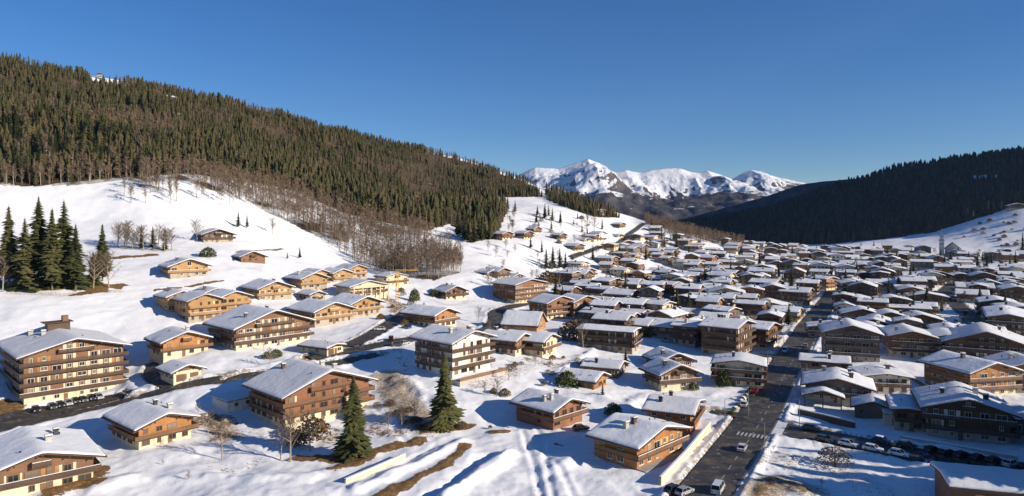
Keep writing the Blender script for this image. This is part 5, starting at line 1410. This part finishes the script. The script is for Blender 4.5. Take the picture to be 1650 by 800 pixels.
def car(P, rz, colour, label, kind='car', group=None, snowy=False):
    body, gl, wh, hl, tl, L, Wd, bc = car_meshes(kind)
    if colour not in bc: bc[colour] = body.mesh('body', PAINTS[colour])
    e = tag(empty('parked_car' if kind == 'car' else 'van', P, rz), label, kind, group)
    link('body', bc[colour], e); link('windows', gl, e)
    for x in (-L*.31, L*.31):
        for y in (-Wd/2+.08, Wd/2-.08): link('wheel', wh, e, T(x, y, .33))
    for y in (-Wd*.36, Wd*.36): link('headlight', hl, e, T(L/2+.0, y, .68)); link('tail_light', tl, e, T(-L/2-.0, y, .74))
    if snowy:
        b = MB(); b.box(-1.3, .3, -Wd*.37, Wd*.37, 1.55, 1.68); b.build('roof_snow', SNOW, e)
    return e
def on(px, py, lift=.12): p = spot(px, py); p.z += lift; return p
COLS = ['black', 'dark grey', 'black', 'silver', 'white', 'dark grey', 'blue', 'black', 'white', 'dark grey']
ORDN = ['first', 'second', 'third', 'fourth', 'fifth', 'sixth', 'seventh', 'eighth', 'ninth', 'tenth', 'eleventh', 'twelfth', 'thirteenth', 'fourteenth', 'fifteenth', 'sixteenth', 'seventeenth', 'eighteenth', 'nineteenth', 'twentieth']
for i, (px, py, c) in enumerate([(58,664,'black'),(84,659,'dark grey'),(97,656,'black'),(110,653,'silver'),(122,650,'black'),(134,648,'dark grey'),(147,645,'black'),(159,643,'silver'),(205,638,'black')]):
    car(on(px, py), R(-45)+rg.uniform(-.06, .06), c, f'{c} car parked before the apartment block, {ORDN[i]} from the left', group='cars in front of the apartment block')
sp_, sw_ = RL['side_street']
for row, (off, name) in enumerate(((3.9, 'near'), (-3.9, 'far'))):
    s = 14.0; k = 0
    while k < 18:
        seg = along(sp_, s, s+.5)
        if len(seg) < 2: break
        t = (seg[-1]-seg[0]).normalized(); nn = Vector((t.y, -t.x)); p = seg[0]+nn*off
        diag = s > 42
        c = rg.choice(COLS)
        if rg.random() < .9:
            car((p.x, p.y, h1(p.x, p.y)+.13), math.atan2(t.y, t.x)+(R(62 if row else -62) if diag else 0)+rg.uniform(-.07, .07), c, f'{c} car in the {name} row of the side street, {ORDN[k]} from the left', group='cars parked along the side street', snowy=rg.random() < .25)
            k += 1
        s += 3.1 if diag else 5.6
rd = lambda px, py: math.atan2(*(lambda a, b: (b.y-a.y, b.x-a.x))(spot(px, py+6), spot(px+4.0, py-2)))
ang = R(62)
car(on(1157, 793), ang, 'white', 'white van driving on the main road at the bottom of the photo', 'van')
car(on(1196, 726), ang, 'white', 'white car on the main road just below the zebra crossing')
car(on(1216, 633), ang, 'red', 'red car at the left kerb of the main road')
car(on(1199, 655), ang, 'white', 'white snow-covered car parked behind the hedge line', snowy=True)
car(on(1265, 568), ang+math.pi, 'white', 'white van waiting at the cross street', 'van')
car(on(1298, 560), ang, 'silver', 'silver car far up the main road')
car(on(1085, 793), R(40), 'black', 'black car parked left of the main road at the bottom edge'); car(on(1103, 797), R(40), 'silver', 'silver car parked beside the black one at the bottom edge')
car(on(936, 694), R(20), 'black', 'black car parked beside the chalet at the head of the ski tracks')
for i, (px, py, c) in enumerate([(640,558,'dark grey'),(652,556,'silver'),(630,548,'black'),(655,530,'blue'),(612,533,'white')]):
    car(on(px, py), R(20+40*i), c, f'{c} car parked on the shaded plaza, {ORDN[i]} of five', group='cars on the shaded plaza')
for i, (px, py, c) in enumerate([(1555,505,'black'),(1548,512,'white'),(1540,520,'dark grey'),(1560,525,'blue'),(1552,532,'silver'),(1530,484,'black'),(1524,478,'white')]):
    car(on(px, py), R(60), c, f'{c} car parked on the back street, {ORDN[i]} of seven', group='cars on the back street')

nk = 0
while nk < 46:
    y = rg.uniform(230, 700); x = rg.uniform(40, .74*y); z = h1(x, y); px, py = proj(x, y, z)
    if not inpoly(np.array([px]), np.array([py]), VILLAGE)[0] or not free(x, y, .5): continue
    c = rg.choice(COLS); nk += 1
    car((x, y, z+.1), rg.uniform(0, 6.28), c, f'{c} car parked between snowy houses in the crowded village', group=f'{c} cars between the village houses', snowy=rg.random() < .4)

# ------------------------------------------------------------------ street furniture, walls, fences, crane
LB = MB(); LB.tube((0, 0, -.5), (0, 0, 7.6), .10, .06, 8); LB.tube((0, 0, 7.5), (1.5, 0, 7.9), .05, .05, 6); LPM = LB.mesh('pole', STEEL)
LH = MB(); LH.box(1.2, 2.0, -.16, .16, 7.86, 8.02); LHM = LH.mesh('lamp_head', METAL)
for i, (px, py, a) in enumerate([(1168,688,-30),(1206,672,-30),(1066,730,-30),(1237,600,-30),(1262,556,-30),(1288,690,150),(1300,624,150),(1330,566,150),(1345,528,150),(1232,733,150),(1290,520,-30)]):
    e = empty('street_lamp', spot(px, py), R(a)); tag(e, f'grey street lamp on the {"left" if a < 0 else "right"} side of the main road, at picture height {["low","middle","low","middle","high","low","middle","high","far","lowest","far"][i]}' if False else
        ['street lamp on the snow strip beside the zebra crossing', 'street lamp at the end of the hedge line', 'street lamp behind the long retaining wall', 'street lamp by the cross street on the left kerb', 'street lamp opposite the dark balcony hotel', 'street lamp at the mouth of the side street', 'street lamp by the timber canopy', 'street lamp before the square single-roof house', 'street lamp beside the glazed-gable apartment chalet', 'street lamp on the right kerb near the spoil heap', 'street lamp beyond the dark balcony hotel'][i], 'street lamp', 'street lamps along the main road')
    link('pole', LPM, e); link('lamp_head', LHM, e)
# pale retaining wall with a snow top below the full spruce
def wall_run(label, pts, h, th, mat, snow=True, name='retaining_wall', cat='wall', sink=1.5):
    pts = resample(line(pts), 2.0); zs = [h1(p.x, p.y) for p in pts]
    e = tag(empty(name, (pts[0].x, pts[0].y, zs[0])), label, cat)
    o = Vector((pts[0].x, pts[0].y, zs[0])); b = MB(); s = MB()
    def sec(i):
        t = (pts[min(i+1, len(pts)-1)]-pts[max(i-1, 0)]).normalized(); n = Vector((t.y, -t.x))*th/2
        return [Vector((p.x, p.y, z))-o for p, z in ((pts[i]-n, zs[i]-sink), (pts[i]+n, zs[i]-sink), (pts[i]+n, zs[i]+h), (pts[i]-n, zs[i]+h))]
    S = [sec(i) for i in range(len(pts))]
    for A, B in zip(S[:-1], S[1:]):
        for k in range(4): b.quad(A[k], A[(k+1) % 4], B[(k+1) % 4], B[k])
        if snow:
            up0, up1 = Vector((0, 0, .004)), Vector((0, 0, .28)); ex = lambda P: [P[3]+(P[3]-P[2])*.15, P[2]+(P[2]-P[3])*.15]
            a0, a1 = ex(A); b0, b1 = ex(B)
            s.quad(a0+up1, a1+up1, b1+up1, b0+up1); s.quad(a1+up0, b1+up0, b1+up1, a1+up1); s.quad(a0+up0, a0+up1, b0+up1, b0+up0)
    for P in (S[0], S[-1]): b.poly(P)
    b.build('wall', mat, e)
    if snow: s.build('snow_cap', SNOW, e)
wall_run('pale retaining wall with a snow top along the grassy bank below the full spruce', [(556,782),(600,763),(652,740)], 1.1, .5, P_CREAM)
wall_run('cream retaining wall between the main road and the stepped-balcony chalet', [(1064,782),(1105,738),(1144,690)], 1.5, .4, P_CREAM)
wall_run('long dark fence under snow at the edge of the side street', [(1286,668),(1330,678),(1378,690)], 1.5, .3, W_DARK, name='fence', cat='fence')
wall_run('low snow-topped wall running under the big dark hotel', [(1450,708),(1530,722),(1640,742)], .9, .3, P_GREY)
wall_run('snow-topped garden wall before the white house in the yard', [(1400,650),(1440,657),(1476,662)], 1.0, .3, P_CREAM)
wall_run('dark railing fence crossing the shaded snow yard', [(1430,592),(1470,612),(1500,630)], 1.1, .15, W_GREY, name='fence', cat='fence')
# crane
P = spot(640, 484); e = tag(empty('tower_crane', P, R(20)), 'small yellow tower crane on the hillside building site', 'crane')
YEL = plain('crane yellow', (.55, .30, .04), .5); b = MB()
for x in (-.6, .6):
    for y in (-.6, .6): b.tube((x, y, -1), (x, y, 15), .09, .09, 4)
for k in range(10):
    z = k*1.5
    for (x0, y0), (x1, y1) in (((-.6,-.6),(.6,-.6)),((.6,-.6),(.6,.6)),((.6,.6),(-.6,.6)),((-.6,.6),(-.6,-.6))): b.tube((x0, y0, z), (x1, y1, z+1.5), .05, .05, 4)
b.build('mast', YEL, e); b = MB()
for y in (-.5, .5): b.tube((-4, y, 15), (11, y, 15.2), .09, .09, 4)
b.tube((-1, 0, 16), (11, 0, 15.6), .08, .08, 4)
for k in range(10): b.tube((-1+k*1.2, -.5, 15.05), (-.4+k*1.2, 0, 15.9), .04, .04, 4); b.tube((-.4+k*1.2, 0, 15.9), (.2+k*1.2, .5, 15.05), .04, .04, 4)
b.build('jib', YEL, e); b = MB(); b.box(-4.2, -2.6, -.6, .6, 13.6, 14.95); b.build('counterweight', CONC, e)

# ------------------------------------------------------------------ air: one even box of thin haze round everything
def haze(x0, x1, y0, y1, z0, z1, dens):
    b = MB(); b.box(x0, x1, y0, y1, z0, z1)
    m = bpy.data.materials.new('haze'); m.use_nodes = True; nt = m.node_tree
    nt.nodes.remove(nt.nodes["Principled BSDF"])
    v = nt.nodes.new("ShaderNodeVolumePrincipled"); v.inputs['Color'].default_value = (0.40, 0.62, 1.0, 1); v.inputs['Density'].default_value = dens
    v.inputs['Anisotropy'].default_value = 0.2
    nt.links.new(v.outputs[0], nt.nodes["Material Output"].inputs['Volume'])
    o = b.build('haze', m); tag(o, kind='stuff'); return o
haze(-9500, 9500, -7000, 10600, -420, 1800, 2.5e-5)
